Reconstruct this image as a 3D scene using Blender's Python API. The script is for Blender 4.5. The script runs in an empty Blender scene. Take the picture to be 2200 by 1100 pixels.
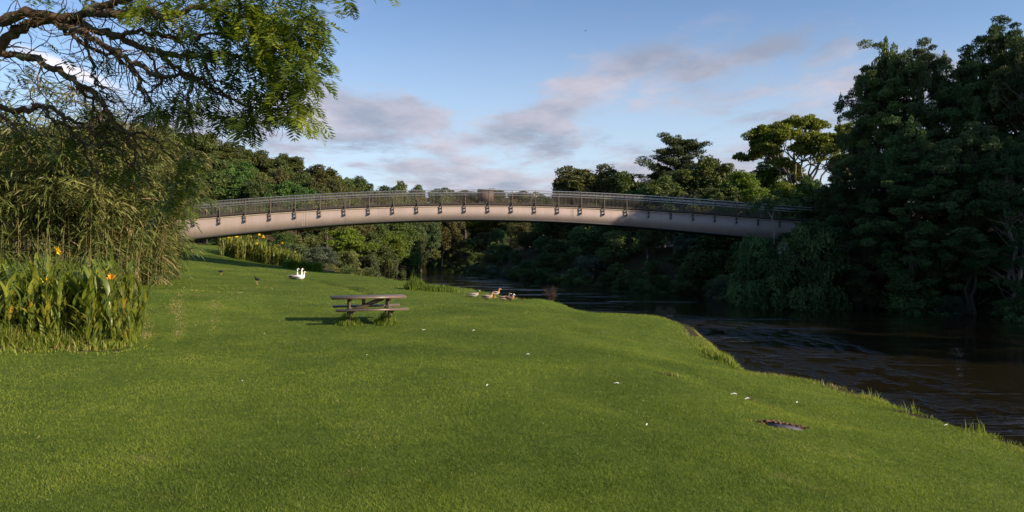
import bpy, math, random
import numpy as np
from mathutils import Vector, Matrix
D = bpy.data
SC = bpy.context.scene
COL = SC.collection
R = math.radians
F = 1467.0      # focal length in photo pixels
HY = 545.0      # horizon row
CZ = 1.75       # eye height

# ------------------------------------------------------------ camera
cam = D.objects.new('camera', D.cameras.new('camera')); COL.objects.link(cam)
cam.data.sensor_width = 36; cam.data.lens = 24.0
cam.data.clip_start = 0.1; cam.data.clip_end = 5000
cam.location = (0, 0, CZ); cam.rotation_euler = (R(90) - math.atan(5 / F), 0, 0)
SC.camera = cam
# ------------------------------------------------------------ light
SC.view_settings.view_transform = 'Standard'; SC.view_settings.look = 'None'
SC.view_settings.gamma = 1; SC.view_settings.exposure = 0.88
SUN_EL = R(22); SUN_AZ = math.atan2(0.89, -0.46)    # direction the sun stands in (from +Y towards +X)
sl = D.lights.new('sun', 'SUN'); sl.energy = 5.0; sl.angle = R(0.6); sl.color = (1.0, 0.83, 0.62)
sun = D.objects.new('sun', sl); COL.objects.link(sun)
sd = Vector((math.sin(SUN_AZ) * math.cos(SUN_EL), math.cos(SUN_AZ) * math.cos(SUN_EL), math.sin(SUN_EL)))
sun.rotation_euler = sd.to_track_quat('Z', 'Y').to_euler()

W = D.worlds.new('World'); SC.world = W; W.use_nodes = True

class G:
    """tiny node graph helper"""
    def __init__(s, nt): s.nt = nt; s.n = nt.nodes; s.l = nt.links
    def put(s, sock, v):
        if hasattr(v, 'is_output'): s.l.new(v, sock)
        else: sock.default_value = v
    def math(s, op, a, b=0.0, c=None, clamp=False):
        m = s.n.new('ShaderNodeMath'); m.operation = op; m.use_clamp = clamp
        s.put(m.inputs[0], a); s.put(m.inputs[1], b)
        if c is not None: s.put(m.inputs[2], c)
        return m.outputs[0]
    def noise(s, vec, scale, detail=4, rough=0.5, dist=0.0):
        m = s.n.new('ShaderNodeTexNoise'); m.inputs['Scale'].default_value = scale
        m.inputs['Detail'].default_value = detail; m.inputs['Roughness'].default_value = rough
        m.inputs['Distortion'].default_value = dist
        if vec is not None: s.l.new(vec, m.inputs['Vector'])
        return m.outputs['Fac']
    def ramp(s, fac, stops, interp='LINEAR'):
        m = s.n.new('ShaderNodeValToRGB'); cr = m.color_ramp; cr.interpolation = interp
        while len(cr.elements) < len(stops): cr.elements.new(0.5)
        for e, (p, c) in zip(cr.elements, stops):
            e.position = p; e.color = (c, c, c, 1) if isinstance(c, (int, float)) else (*c, 1)
        s.put(m.inputs[0], fac); return m.outputs[0]
    def mix(s, fac, a, b, mode='MIX'):
        m = s.n.new('ShaderNodeMix'); m.data_type = 'RGBA'; m.blend_type = mode
        s.put(m.inputs[0], fac)
        s.put(m.inputs[6], (*a, 1) if isinstance(a, tuple) and len(a) == 3 else a)
        s.put(m.inputs[7], (*b, 1) if isinstance(b, tuple) and len(b) == 3 else b)
        return m.outputs[2]
    def mapr(s, v, a, b, c=0.0, d=1.0):
        m = s.n.new('ShaderNodeMapRange'); m.interpolation_type = 'SMOOTHSTEP'
        s.put(m.inputs[0], v)
        for i, q in enumerate((a, b, c, d)): m.inputs[i + 1].default_value = q
        return m.outputs[0]
    def comb(s, x, y, z):
        m = s.n.new('ShaderNodeCombineXYZ')
        for i, q in enumerate((x, y, z)): s.put(m.inputs[i], q)
        return m.outputs[0]
    def sep(s, v):
        m = s.n.new('ShaderNodeSeparateXYZ'); s.l.new(v, m.inputs[0]); return m.outputs

def build_world():
    g = G(W.node_tree); bg = g.n['Background']; bg.inputs[1].default_value = 0.098
    sky = g.n.new('ShaderNodeTexSky'); sky.sky_type = 'NISHITA'; sky.sun_disc = False
    sky.sun_elevation = SUN_EL; sky.sun_rotation = SUN_AZ
    sky.air_density = 1.0; sky.dust_density = 0.6; sky.ozone_density = 2.2
    tc = g.n.new('ShaderNodeTexCoord'); v = tc.outputs['Generated']
    x, y, z = g.sep(v)
    zz = g.math('ADD', g.math('MAXIMUM', z, 0.0), 0.10)
    cv = g.comb(g.math('DIVIDE', x, zz), g.math('DIVIDE', y, g.math('MULTIPLY', zz, 1.3)), 3.1)
    n1 = g.noise(cv, 1.15, 8, 0.58, 0.3)
    n2 = g.noise(cv, 0.33, 3, 0.5)
    yy = g.math('MAXIMUM', y, 0.05)
    u = g.math('DIVIDE', x, yy); w = g.math('DIVIDE', z, yy)
    # clouds gather low in the middle of the northern sky
    band = g.math('MULTIPLY', g.mapr(w, 0.24, 0.36, 1, 0), g.mapr(w, -0.02, 0.05, 0.35, 1))
    side = g.math('MULTIPLY', g.mapr(u, -0.75, -0.36, 0.35, 1), g.mapr(u, 0.22, 0.55, 1, 0.0))
    # the diagonal run: the cloud top rises from left to the middle
    dens = g.math('ADD', g.math('MULTIPLY_ADD', n1, 1.5, -.25), g.math('MULTIPLY', g.math('SUBTRACT', n2, 0.5), 0.7))
    def blob(cu, cw, ru, rw, amp, slope=0.0):
        du = g.math('SUBTRACT', u, cu); dw = g.math('SUBTRACT', g.math('SUBTRACT', w, cw), g.math('MULTIPLY', du, slope))
        e = g.math('ADD', g.math('POWER', g.math('ABSOLUTE', g.math('DIVIDE', du, ru)), 2.0), g.math('POWER', g.math('ABSOLUTE', g.math('DIVIDE', dw, rw)), 2.0))
        return g.math('MULTIPLY', g.math('EXPONENT', g.math('MULTIPLY', e, -1.0)), amp)
    bl = [blob(-0.27, 0.215, 0.13, 0.05, .26, -.25), blob(0.135, 0.265, 0.10, 0.030, .27, .22), blob(0.03, 0.20, 0.10, 0.026, .24, .30), blob(0.32, .28, .10, .02, .14, .3),
          blob(-0.14, 0.205, 0.07, 0.035, .24, -.5), blob(0.16, 0.125, 0.08, 0.025, .25, .1), blob(-0.36, 0.16, 0.14, 0.05, .26), blob(0.0, 0.115, 0.10, 0.03, .22, .3), blob(.33, .2, .06, .015, .12), blob(.33, .115, .05, .03, .2)]
    n3 = g.noise(cv, 4.2, 7, .62, .2); dens = g.math('ADD', dens, g.math('MULTIPLY_ADD', n3, .50, -.25))
    s = bl[0]
    for b in bl[1:]: s = g.math('ADD', s, b)
    hi = g.mapr(w, 0.20, 0.45, 0.0, 1.0)
    d2 = g.math('SUBTRACT', g.math('ADD', dens, s), g.math('MULTIPLY', hi, 0.12))
    cm = g.math('MULTIPLY', g.mapr(d2, 0.42, 0.72), 0.86)
    cm = g.math('MULTIPLY', cm, g.mapr(w, 0.30, 0.40, 1, 0.0))
    cm = g.math('MULTIPLY', cm, g.mapr(y, 0.0, 0.3, 0.3, 1.0))
    shade = g.noise(cv, 1.9, 5, 0.6)
    ccol = g.ramp(shade, [(0.35, (1.9, 2.1, 2.7)), (0.62, (3.6, 3.35, 3.8))])
    base = g.mix(1.0, sky.outputs[0], (0.86, 0.90, 1.0, 1), 'MULTIPLY')
    hz = g.mapr(w, 0.02, 0.40, 0.72, 0.0)
    base = g.mix(hz, base, (4.0, 4.7, 5.3, 1))
    c1 = g.mix(cm, base, ccol)
    # one bright wisp far to the left
    wn = g.noise(g.comb(g.math('MULTIPLY', g.math('ADD', u, g.math('MULTIPLY', w, 2.0)), 3.0), g.math('MULTIPLY', g.math('ADD', w, g.math('MULTIPLY', u, 0.42)), 26.0), 0.0), 1.2, 5, 0.55)
    wb = blob(-0.655, 0.272, 0.10, 0.014, 1.15, -0.40)
    wm = g.mapr(g.math('MULTIPLY', wb, g.math('ADD', wn, 0.35)), 0.25, 1.0, 0, 0.9)
    c2 = g.mix(wm, c1, (6.3, 5.8, 6.0, 1))
    g.l.new(c2, bg.inputs[0])
build_world()

# ------------------------------------------------------------ helpers
def lerp(a, b, t): return a + (b - a) * t
def sst(a, b, x):
    t = np.clip((x - a) / (b - a), 0, 1); return t * t * (3 - 2 * t)
def vnoise(x, y, s, seed=0):
    x = np.asarray(x, float) / s; y = np.asarray(y, float) / s
    xi = np.floor(x).astype(np.int64); yi = np.floor(y).astype(np.int64); fx = x - xi; fy = y - yi
    def h(a, b):
        n = (a * 374761393 + b * 668265263 + seed * 974634777) & 0x7fffffff
        n = ((n ^ (n >> 13)) * 1274126177) & 0x7fffffff
        return ((n ^ (n >> 16)) & 0xffff) / 65535.0
    fx = fx * fx * (3 - 2 * fx); fy = fy * fy * (3 - 2 * fy)
    return (h(xi, yi) * (1 - fx) + h(xi + 1, yi) * fx) * (1 - fy) + (h(xi, yi + 1) * (1 - fx) + h(xi + 1, yi + 1) * fx) * fy
def P(px, py, d):
    """the point that stands d metres ahead on the sight line through a photo pixel"""
    return Vector(((px - 1100) / F * d, d, CZ + (HY - py) / F * d))
def PX(px, d): return (px - 1100) / F * d

class MB:
    """mesh builder: collects vertices, faces and a per-vertex tone, links them as ONE mesh object"""
    def __init__(s): s.v = []; s.f4 = []; s.f3 = []; s.t = []; s.n = 0; s.m4 = []; s.m3 = []
    def add(s, v, f, tone=0.5, mat=0):
        v = np.asarray(v, float).reshape(-1, 3); f = np.asarray(f, np.int64)
        s.v.append(v); t = np.asarray(tone, float)
        s.t.append(np.full(len(v), float(t)) if t.ndim == 0 else t)
        (s.f4 if f.shape[1] == 4 else s.f3).append(f + s.n); (s.m4 if f.shape[1] == 4 else s.m3).append(np.full(len(f), mat))
        s.n += len(v); return s
    def box(s, c, size, rot=None, tone=0.5, mat=0):
        h = np.array(size) / 2
        v = np.array([[x, y, z] for x in (-1, 1) for y in (-1, 1) for z in (-1, 1)]) * h
        if rot is not None: v = v @ np.array(rot.to_3x3()).T
        f = [(0, 1, 3, 2), (4, 6, 7, 5), (0, 4, 5, 1), (2, 3, 7, 6), (0, 2, 6, 4), (1, 5, 7, 3)]
        return s.add(v + np.array(c), f, tone, mat)
    def beam(s, a, b, w, h, tone=0.5, mat=0):
        a = Vector(a); b = Vector(b); d = b - a
        q = d.to_track_quat('X', 'Z').to_matrix()
        return s.box((a + b) / 2, (d.length, w, h), q, tone, mat)
    def tube(s, pts, rad, seg=6, tone=0.5, mat=0, cap=True, jit=0, rng=None, asp=None):
        pts = np.array([tuple(p) for p in pts], float); n = len(pts)
        rad = np.broadcast_to(np.asarray(rad, float), (n,)) if np.ndim(rad) < 1 or len(np.atleast_1d(rad)) != n else np.asarray(rad, float)
        tg = np.gradient(pts, axis=0); tg /= np.linalg.norm(tg, axis=1)[:, None] + 1e-9
        up = np.array([0, 0, 1.0]) if abs(tg[0][2]) < 0.9 else np.array([1.0, 0, 0])
        rings = []; a = np.linspace(0, 2 * np.pi, seg, endpoint=False); u = np.cross(up, tg[0]); u /= np.linalg.norm(u)
        for i in range(n):
            u = u - tg[i] * (u @ tg[i]); u /= np.linalg.norm(u) + 1e-9; w = np.cross(tg[i], u)
            r = rad[i] * (1 + (jit * (rng.random(seg) - 0.5) if jit else 0))
            k = 1.0 if asp is None else asp[i]
            rings.append(pts[i] + (np.cos(a) * r)[:, None] * u + (np.sin(a) * r * k)[:, None] * w)
        v = np.concatenate(rings); f = []
        for i in range(n - 1):
            for j in range(seg):
                k = (j + 1) % seg; f.append((i * seg + j, i * seg + k, (i + 1) * seg + k, (i + 1) * seg + j))
        s.add(v, f, tone, mat)
        if cap:
            for i, rv in ((0, False), (n - 1, True)):
                c = s.n; r = rings[i]; fs = [(0, 1 + j, 1 + (j + 1) % seg) for j in range(seg)]
                if not rv: fs = [(q[0], q[2], q[1]) for q in fs]
                s.add(np.vstack([pts[i], r]), fs, tone, mat)
        return s
    def leaves(s, c, ax, nrm, ln, wd, tone, mat=0, fold=0.0, shape=0.45):
        """diamond leaves: c centres, ax long axis, nrm face normal"""
        c = np.asarray(c); ax = ax / (np.linalg.norm(ax, axis=1)[:, None] + 1e-9)
        sd_ = np.cross(nrm, ax); sd_ /= np.linalg.norm(sd_, axis=1)[:, None] + 1e-9
        nn = np.cross(ax, sd_)
        ln = np.broadcast_to(ln, (len(c),))[:, None]; wd = np.broadcast_to(wd, (len(c),))[:, None]
        a = c - ax * ln * 0.5; b = c + ax * ln * 0.5
        m = c + ax * ln * (shape - 0.5) + nn * wd * fold
        l = m - sd_ * wd * 0.5; r = m + sd_ * wd * 0.5
        v = np.stack([a, l, b, r], 1).reshape(-1, 3)
        f = np.arange(len(c) * 4).reshape(-1, 4)
        return s.add(v, f, np.repeat(np.broadcast_to(tone, (len(c),)), 4), mat)
    def mesh(s, name, mats, smooth=False):
        me = D.meshes.new(name)
        v = np.concatenate(s.v); f4 = np.concatenate(s.f4) if s.f4 else np.zeros((0, 4), int); f3 = np.concatenate(s.f3) if s.f3 else np.zeros((0, 3), int)
        m = np.concatenate([*(s.m4 or [[]]), *(s.m3 or [[]])]).astype(np.int32)
        me.vertices.add(len(v)); me.vertices.foreach_set('co', v.astype(np.float32).ravel())
        me.loops.add(f4.size + f3.size); me.loops.foreach_set('vertex_index', np.concatenate([f4.ravel(), f3.ravel()]).astype(np.int32))
        me.polygons.add(len(f4) + len(f3))
        st = np.concatenate([np.arange(len(f4)) * 4, f4.size + np.arange(len(f3)) * 3]).astype(np.int32)
        me.polygons.foreach_set('loop_start', st)
        for q in (mats if isinstance(mats, (list, tuple)) else [mats]): me.materials.append(q)
        me.polygons.foreach_set('material_index', m)
        if smooth: me.polygons.foreach_set('use_smooth', np.ones(len(m), bool))
        at = me.attributes.new('tone', 'FLOAT', 'POINT'); at.data.foreach_set('value', np.concatenate(s.t).astype(np.float32))
        me.update(calc_edges=True); me.validate()
        return me
    def obj(s, name, mats, parent=None, smooth=False, loc=None):
        o = D.objects.new(name, s.mesh(name, mats, smooth)); COL.objects.link(o)
        if parent: o.parent = parent
        if loc is not None: o.location = loc
        return o

LABELS = {}
def tag(o, label=None, cat=None, group=None, kind=None):
    if label and len(label.split()) > 16: print('LONG', label)
    if label:
        if label in LABELS and not (group and LABELS[label] == group): print('DUPLICATE LABEL', label)
        LABELS[label] = group; o['label'] = label
    if cat: o['category'] = cat
    if group: o['group'] = group
    if kind: o['kind'] = kind
    return o
def thing(name, loc, label, cat, rz=0, group=None, scale=None):
    o = D.objects.new(name, None); COL.objects.link(o); o.location = loc; o.rotation_euler = (0, 0, rz); o.empty_display_size = 0.2
    if scale: o.scale = scale
    return tag(o, label, cat, group)
def copy_tree(o, parent=None):
    c = o.copy(); COL.objects.link(c); c.parent = parent
    for ch in list(o.children): copy_tree(ch, c)
    return c
ORD = 'zeroth first second third fourth fifth sixth seventh eighth ninth tenth eleventh twelfth thirteenth fourteenth fifteenth sixteenth seventeenth eighteenth nineteenth twentieth twenty-first twenty-second twenty-third twenty-fourth twenty-fifth twenty-sixth twenty-seventh twenty-eighth'.split()

# ------------------------------------------------------------ materials
def newmat(name):
    m = D.materials.new(name); m.use_nodes = True; g = G(m.node_tree); return m, g, g.n['Principled BSDF'], g.n['Material Output']
def foliage(name, stops, transl=0.25, rough=0.55, vary=0.25, spec=0.25):
    m, g, p, out = newmat(name)
    at = g.n.new('ShaderNodeAttribute'); at.attribute_name = 'tone'
    col = g.ramp(at.outputs['Fac'], stops)
    oi = g.n.new('ShaderNodeObjectInfo')
    hs = g.n.new('ShaderNodeHueSaturation')
    g.put(hs.inputs['Hue'], g.math('ADD', 0.5, g.math('MULTIPLY', g.math('SUBTRACT', oi.outputs['Random'], 0.5), 0.05 * vary * 4)))
    g.put(hs.inputs['Value'], g.math('ADD', 1.0, g.math('MULTIPLY', g.math('SUBTRACT', g.math('FRACT', g.math('MULTIPLY', oi.outputs['Random'], 7.13)), 0.5), 2 * vary)))
    g.l.new(col, hs.inputs['Color']); c = hs.outputs[0]
    g.l.new(c, p.inputs['Base Color']); p.inputs['Roughness'].default_value = rough; p.inputs['Specular IOR Level'].default_value = spec
    if transl:
        tr = g.n.new('ShaderNodeBsdfTranslucent'); g.l.new(g.mix(1.0, c, (1.3, 1.35, 0.6, 1), 'MULTIPLY'), tr.inputs[0])
        mx = g.n.new('ShaderNodeMixShader'); mx.inputs[0].default_value = transl
        g.l.new(p.outputs[0], mx.inputs[1]); g.l.new(tr.outputs[0], mx.inputs[2]); g.l.new(mx.outputs[0], out.inputs[0])
    return m
def S(a, b, c, k=1.0):   # three stops dark / mid / light
    f = lambda q: tuple(x * k for x in q); return [(0.0, f(a)), (0.5, f(b)), (1.0, f(c))]
F_OLIVE = foliage('olive_foliage', S((.022, .032, .010), (.050, .064, .017), (.095, .105, .030), 1.55))
F_GREEN = foliage('green_foliage', S((.018, .034, .009), (.040, .070, .015), (.080, .120, .026), 1.6))
F_DARK = foliage('dark_foliage', S((.018, .027, .013), (.038, .052, .023), (.080, .098, .038), 1.75), 0.15, .7, .42, .08)
F_BROWN = foliage('brownish_foliage', S((.046, .046, .016), (.086, .088, .027), (.135, .130, .044)))
F_BRIGHT = foliage('bright_foliage', S((.045, .070, .010), (.090, .130, .016), (.17, .20, .030), 1.5), 0.35)
F_GREY = foliage('grey_foliage', S((.030, .042, .026), (.055, .072, .044), (.10, .12, .08), 1.3))
F_BANK = foliage('bank_foliage', S((.018, .032, .012), (.038, .062, .022), (.075, .11, .036), 1.7), 0.15, .65, .25, .1)
F_FEATHER = foliage('feathery_leaf', S((.026, .044, .010), (.085, .120, .012), (.21, .24, .020), 1.1), 0.42, 0.5, 0.0)
F_REED = foliage('reed_leaf', [(0, (.034, .050, .014)), (.35, (.080, .105, .028)), (.65, (.14, .16, .045)), (.85, (.22, .19, .075)), (1, (.27, .19, .10))], 0.25, 0.5, 0.1)
F_CANNA = foliage('canna_leaf', [(0, (.045, .060, .012)), (.40, (.090, .130, .016)), (.75, (.19, .20, .025)), (.86, (.24, .22, .02)), (1, (.42, .26, .02))], 0.35, 0.4, 0.12, 0.4)
F_GRASS = foliage('grass_blade', [(0, (.036, .062, .009)), (.45, (.098, .148, .018)), (.75, (.190, .232, .030)), (.92, (.24, .23, .06)), (1, (.36, .30, .13))], 0.38, 0.6, 0.0, 0.2)
F_DRY = foliage('dry_grass', [(0, (.06, .05, .02)), (.5, (.16, .12, .05)), (1, (.34, .24, .10))], 0.2, 0.7, 0.0)

def bark(name, a, b, scale=6.0, moss=None):
    m, g, p, out = newmat(name); tc = g.n.new('ShaderNodeTexCoord')
    n = g.noise(tc.outputs['Object'], scale, 6, 0.65); c = g.ramp(n, [(0.3, a), (0.7, b)])
    if moss:
        n2 = g.noise(tc.outputs['Object'], scale * 0.7, 4, 0.6, 0.5)
        c = g.mix(g.mapr(n2, 0.48, 0.62), c, moss)
    g.l.new(c, p.inputs['Base Color']); p.inputs['Roughness'].default_value = 0.9; p.inputs['Specular IOR Level'].default_value = 0.15
    bp = g.n.new('ShaderNodeBump'); bp.inputs['Strength'].default_value = 0.6; bp.inputs['Distance'].default_value = 0.03
    g.l.new(g.noise(tc.outputs['Object'], scale * 3, 4, 0.7), bp.inputs['Height']); g.l.new(bp.outputs[0], p.inputs['Normal'])
    return m
B_DARK = bark('dark_bark', (.035, .028, .020), (.085, .070, .055))
B_GREY = bark('grey_bark', (.10, .09, .075), (.24, .215, .18))
B_PALE = bark('pale_dead_wood', (.30, .26, .20), (.55, .48, .38))
B_LICHEN = bark('lichen_bark', (.050, .030, .020), (.13, .080, .048), 9.0, (.105, .105, .055))
B_CANE = bark('cane', (.09, .075, .03), (.20, .17, .08))
def plain(name, col, rough=0.5, metal=0.0, var=0.15, scale=8.0, bump=0.0, spec=0.5):
    m, g, p, out = newmat(name); tc = g.n.new('ShaderNodeTexCoord')
    n = g.noise(tc.outputs['Object'], scale, 5, 0.6)
    lo = tuple(x * (1 - var) for x in col); hi = tuple(min(1, x * (1 + var)) for x in col)
    g.l.new(g.ramp(n, [(0.3, lo), (0.7, hi)]), p.inputs['Base Color'])
    p.inputs['Roughness'].default_value = rough; p.inputs['Metallic'].default_value = metal; p.inputs['Specular IOR Level'].default_value = spec
    if bump:
        bp = g.n.new('ShaderNodeBump'); bp.inputs['Strength'].default_value = bump; bp.inputs['Distance'].default_value = 0.01
        g.l.new(n, bp.inputs['Height']); g.l.new(bp.outputs[0], p.inputs['Normal'])
    return m

# ------------------------------------------------------------ terrain
LB = np.array([(-80, 16), (-20, 11), (0, 8.6), (6, 7.6), (9, 6.9), (10.5, 6.55), (13, 6.25), (15, 5.25), (18, 5.35), (22, 5.75), (24.3, 5.3), (26, 3.9), (29, 2.1), (34, -.1), (41, -2.8), (53, -9.7), (62, -14.5), (73, -20), (90, -24), (110, -26.5), (147, -29), (185, -34), (217, -39), (235, -47), (260, -62), (300, -90), (2000, -200)], float)
RB = np.array([(-80, 70), (0, 50), (20, 42), (43, 32), (56, 23), (76, 15.6), (93, 6.4), (120, -2.5), (147, -10), (185, -19), (210, -26), (225, -34), (235, -44), (260, -60), (300, -88), (2000, -198)], float)
def xl(y): return np.interp(y, LB[:, 0], LB[:, 1])
def xr(y): return np.interp(y, RB[:, 0], RB[:, 1])
TRK = np.array([(-34, 66), (-25, 61), (-19, 54), (-12.5, 44), (-8.2, 35), (-6.2, 30)], float)
def ground(x, y):
    x = np.asarray(x, float); y = np.asarray(y, float)
    d = xl(y) - x
    wob = (vnoise(x, y, 2.2, 5) - .5) * .7 * sst(8, 14, y) + (vnoise(x, y, .6, 8) - .5) * .18
    d = d + wob * np.exp(-(d / 3) ** 2)
    drop = np.interp(y, [0, 9, 18, 25, 35, 53, 75], [.75, .72, .66, .55, .34, .2, .1])
    dd = np.maximum(d, 0)
    z = -drop * np.exp(-(dd / 3.6) ** 1.5) - 0.10 * sst(-2, 6, x)
    z += (vnoise(x, y, 5, 1) - .5) * .14 + (vnoise(x, y, 1.3, 2) - .5) * .035
    # ground rising towards the back left, under the bridge landing
    z += 2.3 * sst(17, 38, -x) * sst(34, 70, y) + 0.5 * sst(12, 30, -x) * sst(20, 40, y)
    z += 0.45 * np.exp(-(((x + 12.5) / 3.2) ** 2 + ((y - 23) / 5) ** 2)) + 0.12 * np.exp(-(((x + 9.4) / .9) ** 2 + ((y - 20) / 5) ** 2))
    # grassy knolls on the bank
    z += 0.30 * np.exp(-(((x - 1.3) / 1.2) ** 2 + ((y - 28.6) / 1.1) ** 2)) + .22 * np.exp(-(((x - 4.6) / 1.6) ** 2 + ((y - 23) / 2.4) ** 2))
    z -= .10 * np.exp(-(((x - 3.6 - (11 - y) * .35) / .5) ** 2)) * sst(8, 10, y) * sst(15, 13, y)
    z -= .19 * np.exp(-((x + 3.6) / 4.5) ** 2 - ((y - 18.7) / 6) ** 2)
    # old drain line
    for a, b in zip(TRK[:-1], TRK[1:]):
        ab = b - a; t = np.clip(((x - a[0]) * ab[0] + (y - a[1]) * ab[1]) / (ab @ ab), 0, 1)
        q = np.hypot(x - a[0] - t * ab[0], y - a[1] - t * ab[1]); z = z - .17 * np.exp(-(q / .24) ** 2)
    # wooded hill, left and beyond the bend
    k = sst(84, 165, y + np.maximum(-x - 25, 0) * .45)
    hill = 15 * k * sst(3, 26, d) + 12 * sst(225, 300, y)
    hill += 10 * sst(38, 90, -x) * sst(20, 70, y) * (1 - k)
    z = z + hill + 5 * (vnoise(x, y, 40, 3) - .5) * k * sst(3, 26, d)
    # river side of the left bank
    m = np.maximum(-d, 0); z = z - np.minimum(m * 1.15, 3.6)
    e = x - xr(y)
    zr = -2.9 + 5.4 * sst(-1.5, 9.5, e) + 2.0 * sst(10, 60, e) + .5 * (vnoise(x, y, 7, 4) - .5) + 12 * sst(225, 300, y) + 6 * sst(100, 170, y) * sst(4, 30, e)
    bed = -3.4
    far = y > 225
    z = np.where(e > -1.5, zr, np.maximum(z, bed))
    z = np.where(far, np.maximum(z, lerp(-3, 4, sst(222, 245, y))), z)
    r = np.hypot(x, y); z = z + 22 * sst(350, 900, r)
    return z
def gz(x, y): return float(ground(np.array([x]), np.array([y]))[0])
def gp(x, y, dz=0.0): return Vector((x, y, gz(x, y) + dz))

def axis(segs):
    out = []
    for a, b, s in segs: out.append(np.arange(a, b, s))
    return np.concatenate(out + [[segs[-1][1]]])
def lawn_fac(x, y):
    d = xl(y) - x
    f = sst(-1.3, -.3, d) * sst(88, 78, y + np.maximum(-x - 42, 0) * .8) * (1 - sst(42, 54, -x + (y - 40) * -.1))
    f = f * np.where((y > 61) & (x > -24.5 + (y - 61) * 0.2), sst(67, 63.5, y), 1)
    # crumbled bare spots along the rim
    f = f * (1 - .95 * np.exp(-((d - .12) / .20) ** 2) * sst(.55, .68, vnoise(x, y, .9, 61)) * sst(60, 50, y))
    bed = sst(1.15, .9, np.maximum(np.abs(x / np.maximum(y, 1) + .74) / .165, np.abs(y - 16.6) / 4.0))
    return f * (1 - bed)
def build_ground():
    X = axis([(-2200, -400, 200), (-400, -120, 20), (-120, -50, 4), (-50, -26, 1.2), (-26, -14, .6), (-14, 9, .22), (9, 40, .8), (40, 90, 4), (90, 400, 20), (400, 2200, 200)])
    Y = axis([(-2200, -200, 200), (-200, -20, 15), (-20, 2, 1.2), (2, 32, .22), (32, 70, .45), (70, 130, 1.6), (130, 330, 5), (330, 700, 25), (700, 2600, 200)])
    gx, gy = np.meshgrid(X, Y); z = ground(gx, gy)
    nx = len(X); ny = len(Y); i = np.arange(nx * ny).reshape(ny, nx)
    f = np.stack([i[:-1, :-1], i[:-1, 1:], i[1:, 1:], i[1:, :-1]], -1).reshape(-1, 4)
    b = MB().add(np.stack([gx.ravel(), gy.ravel(), z.ravel()], 1), f, lawn_fac(gx, gy).ravel())
    m, g, p, out = newmat('lawn_ground'); at = g.n.new('ShaderNodeAttribute'); at.attribute_name = 'tone'
    tc = g.n.new('ShaderNodeTexCoord'); v = tc.outputs['Object']
    n1 = g.noise(v, 0.35, 5, 0.6); n2 = g.noise(v, 7.0, 5, 0.7); n3 = g.noise(v, 60, 3, 0.7)
    c = g.ramp(n1, [(0.3, (.068, .108, .014)), (0.55, (.106, .152, .019)), (0.72, (.160, .195, .029))])
    c = g.mix(g.mapr(n2, .35, .7), g.mix(1.0, c, (.62, .70, .60, 1), 'MULTIPLY'), g.mix(1.0, c, (1.2, 1.15, 1.05, 1), 'MULTIPLY'))
    c = g.mix(g.math('MULTIPLY', g.mapr(n3, .4, .65), .35), c, (.03, .05, .01))
    n4 = g.noise(v, 0.55, 3, 0.6, .6); n5 = g.noise(v, 2.1, 4, 0.6)
    c = g.mix(g.math('MULTIPLY', g.mapr(g.math('MULTIPLY', n4, g.math('ADD', n5, .5)), .62, .80), .55), c, (.17, .15, .05))
    soil = g.ramp(g.noise(v, 3.0, 6, 0.7), [(0.3, (.022, .018, .010)), (0.7, (.055, .045, .022))])
    fin = g.mix(g.mapr(at.outputs['Fac'], .3, .7), soil, c)
    g.l.new(fin, p.inputs['Base Color']); p.inputs['Roughness'].default_value = .9; p.inputs['Specular IOR Level'].default_value = .1
    bp = g.n.new('ShaderNodeBump'); bp.inputs['Strength'].default_value = .9; bp.inputs['Distance'].default_value = .05
    g.l.new(g.math('ADD', g.noise(v, 22, 4, .7), g.math('MULTIPLY', n3, .5)), bp.inputs['Height']); g.l.new(bp.outputs[0], p.inputs['Normal'])
    o = b.obj('ground', m, smooth=True); tag(o, kind='structure', label='green mown lawn and wooded banks either side of the river')
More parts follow.
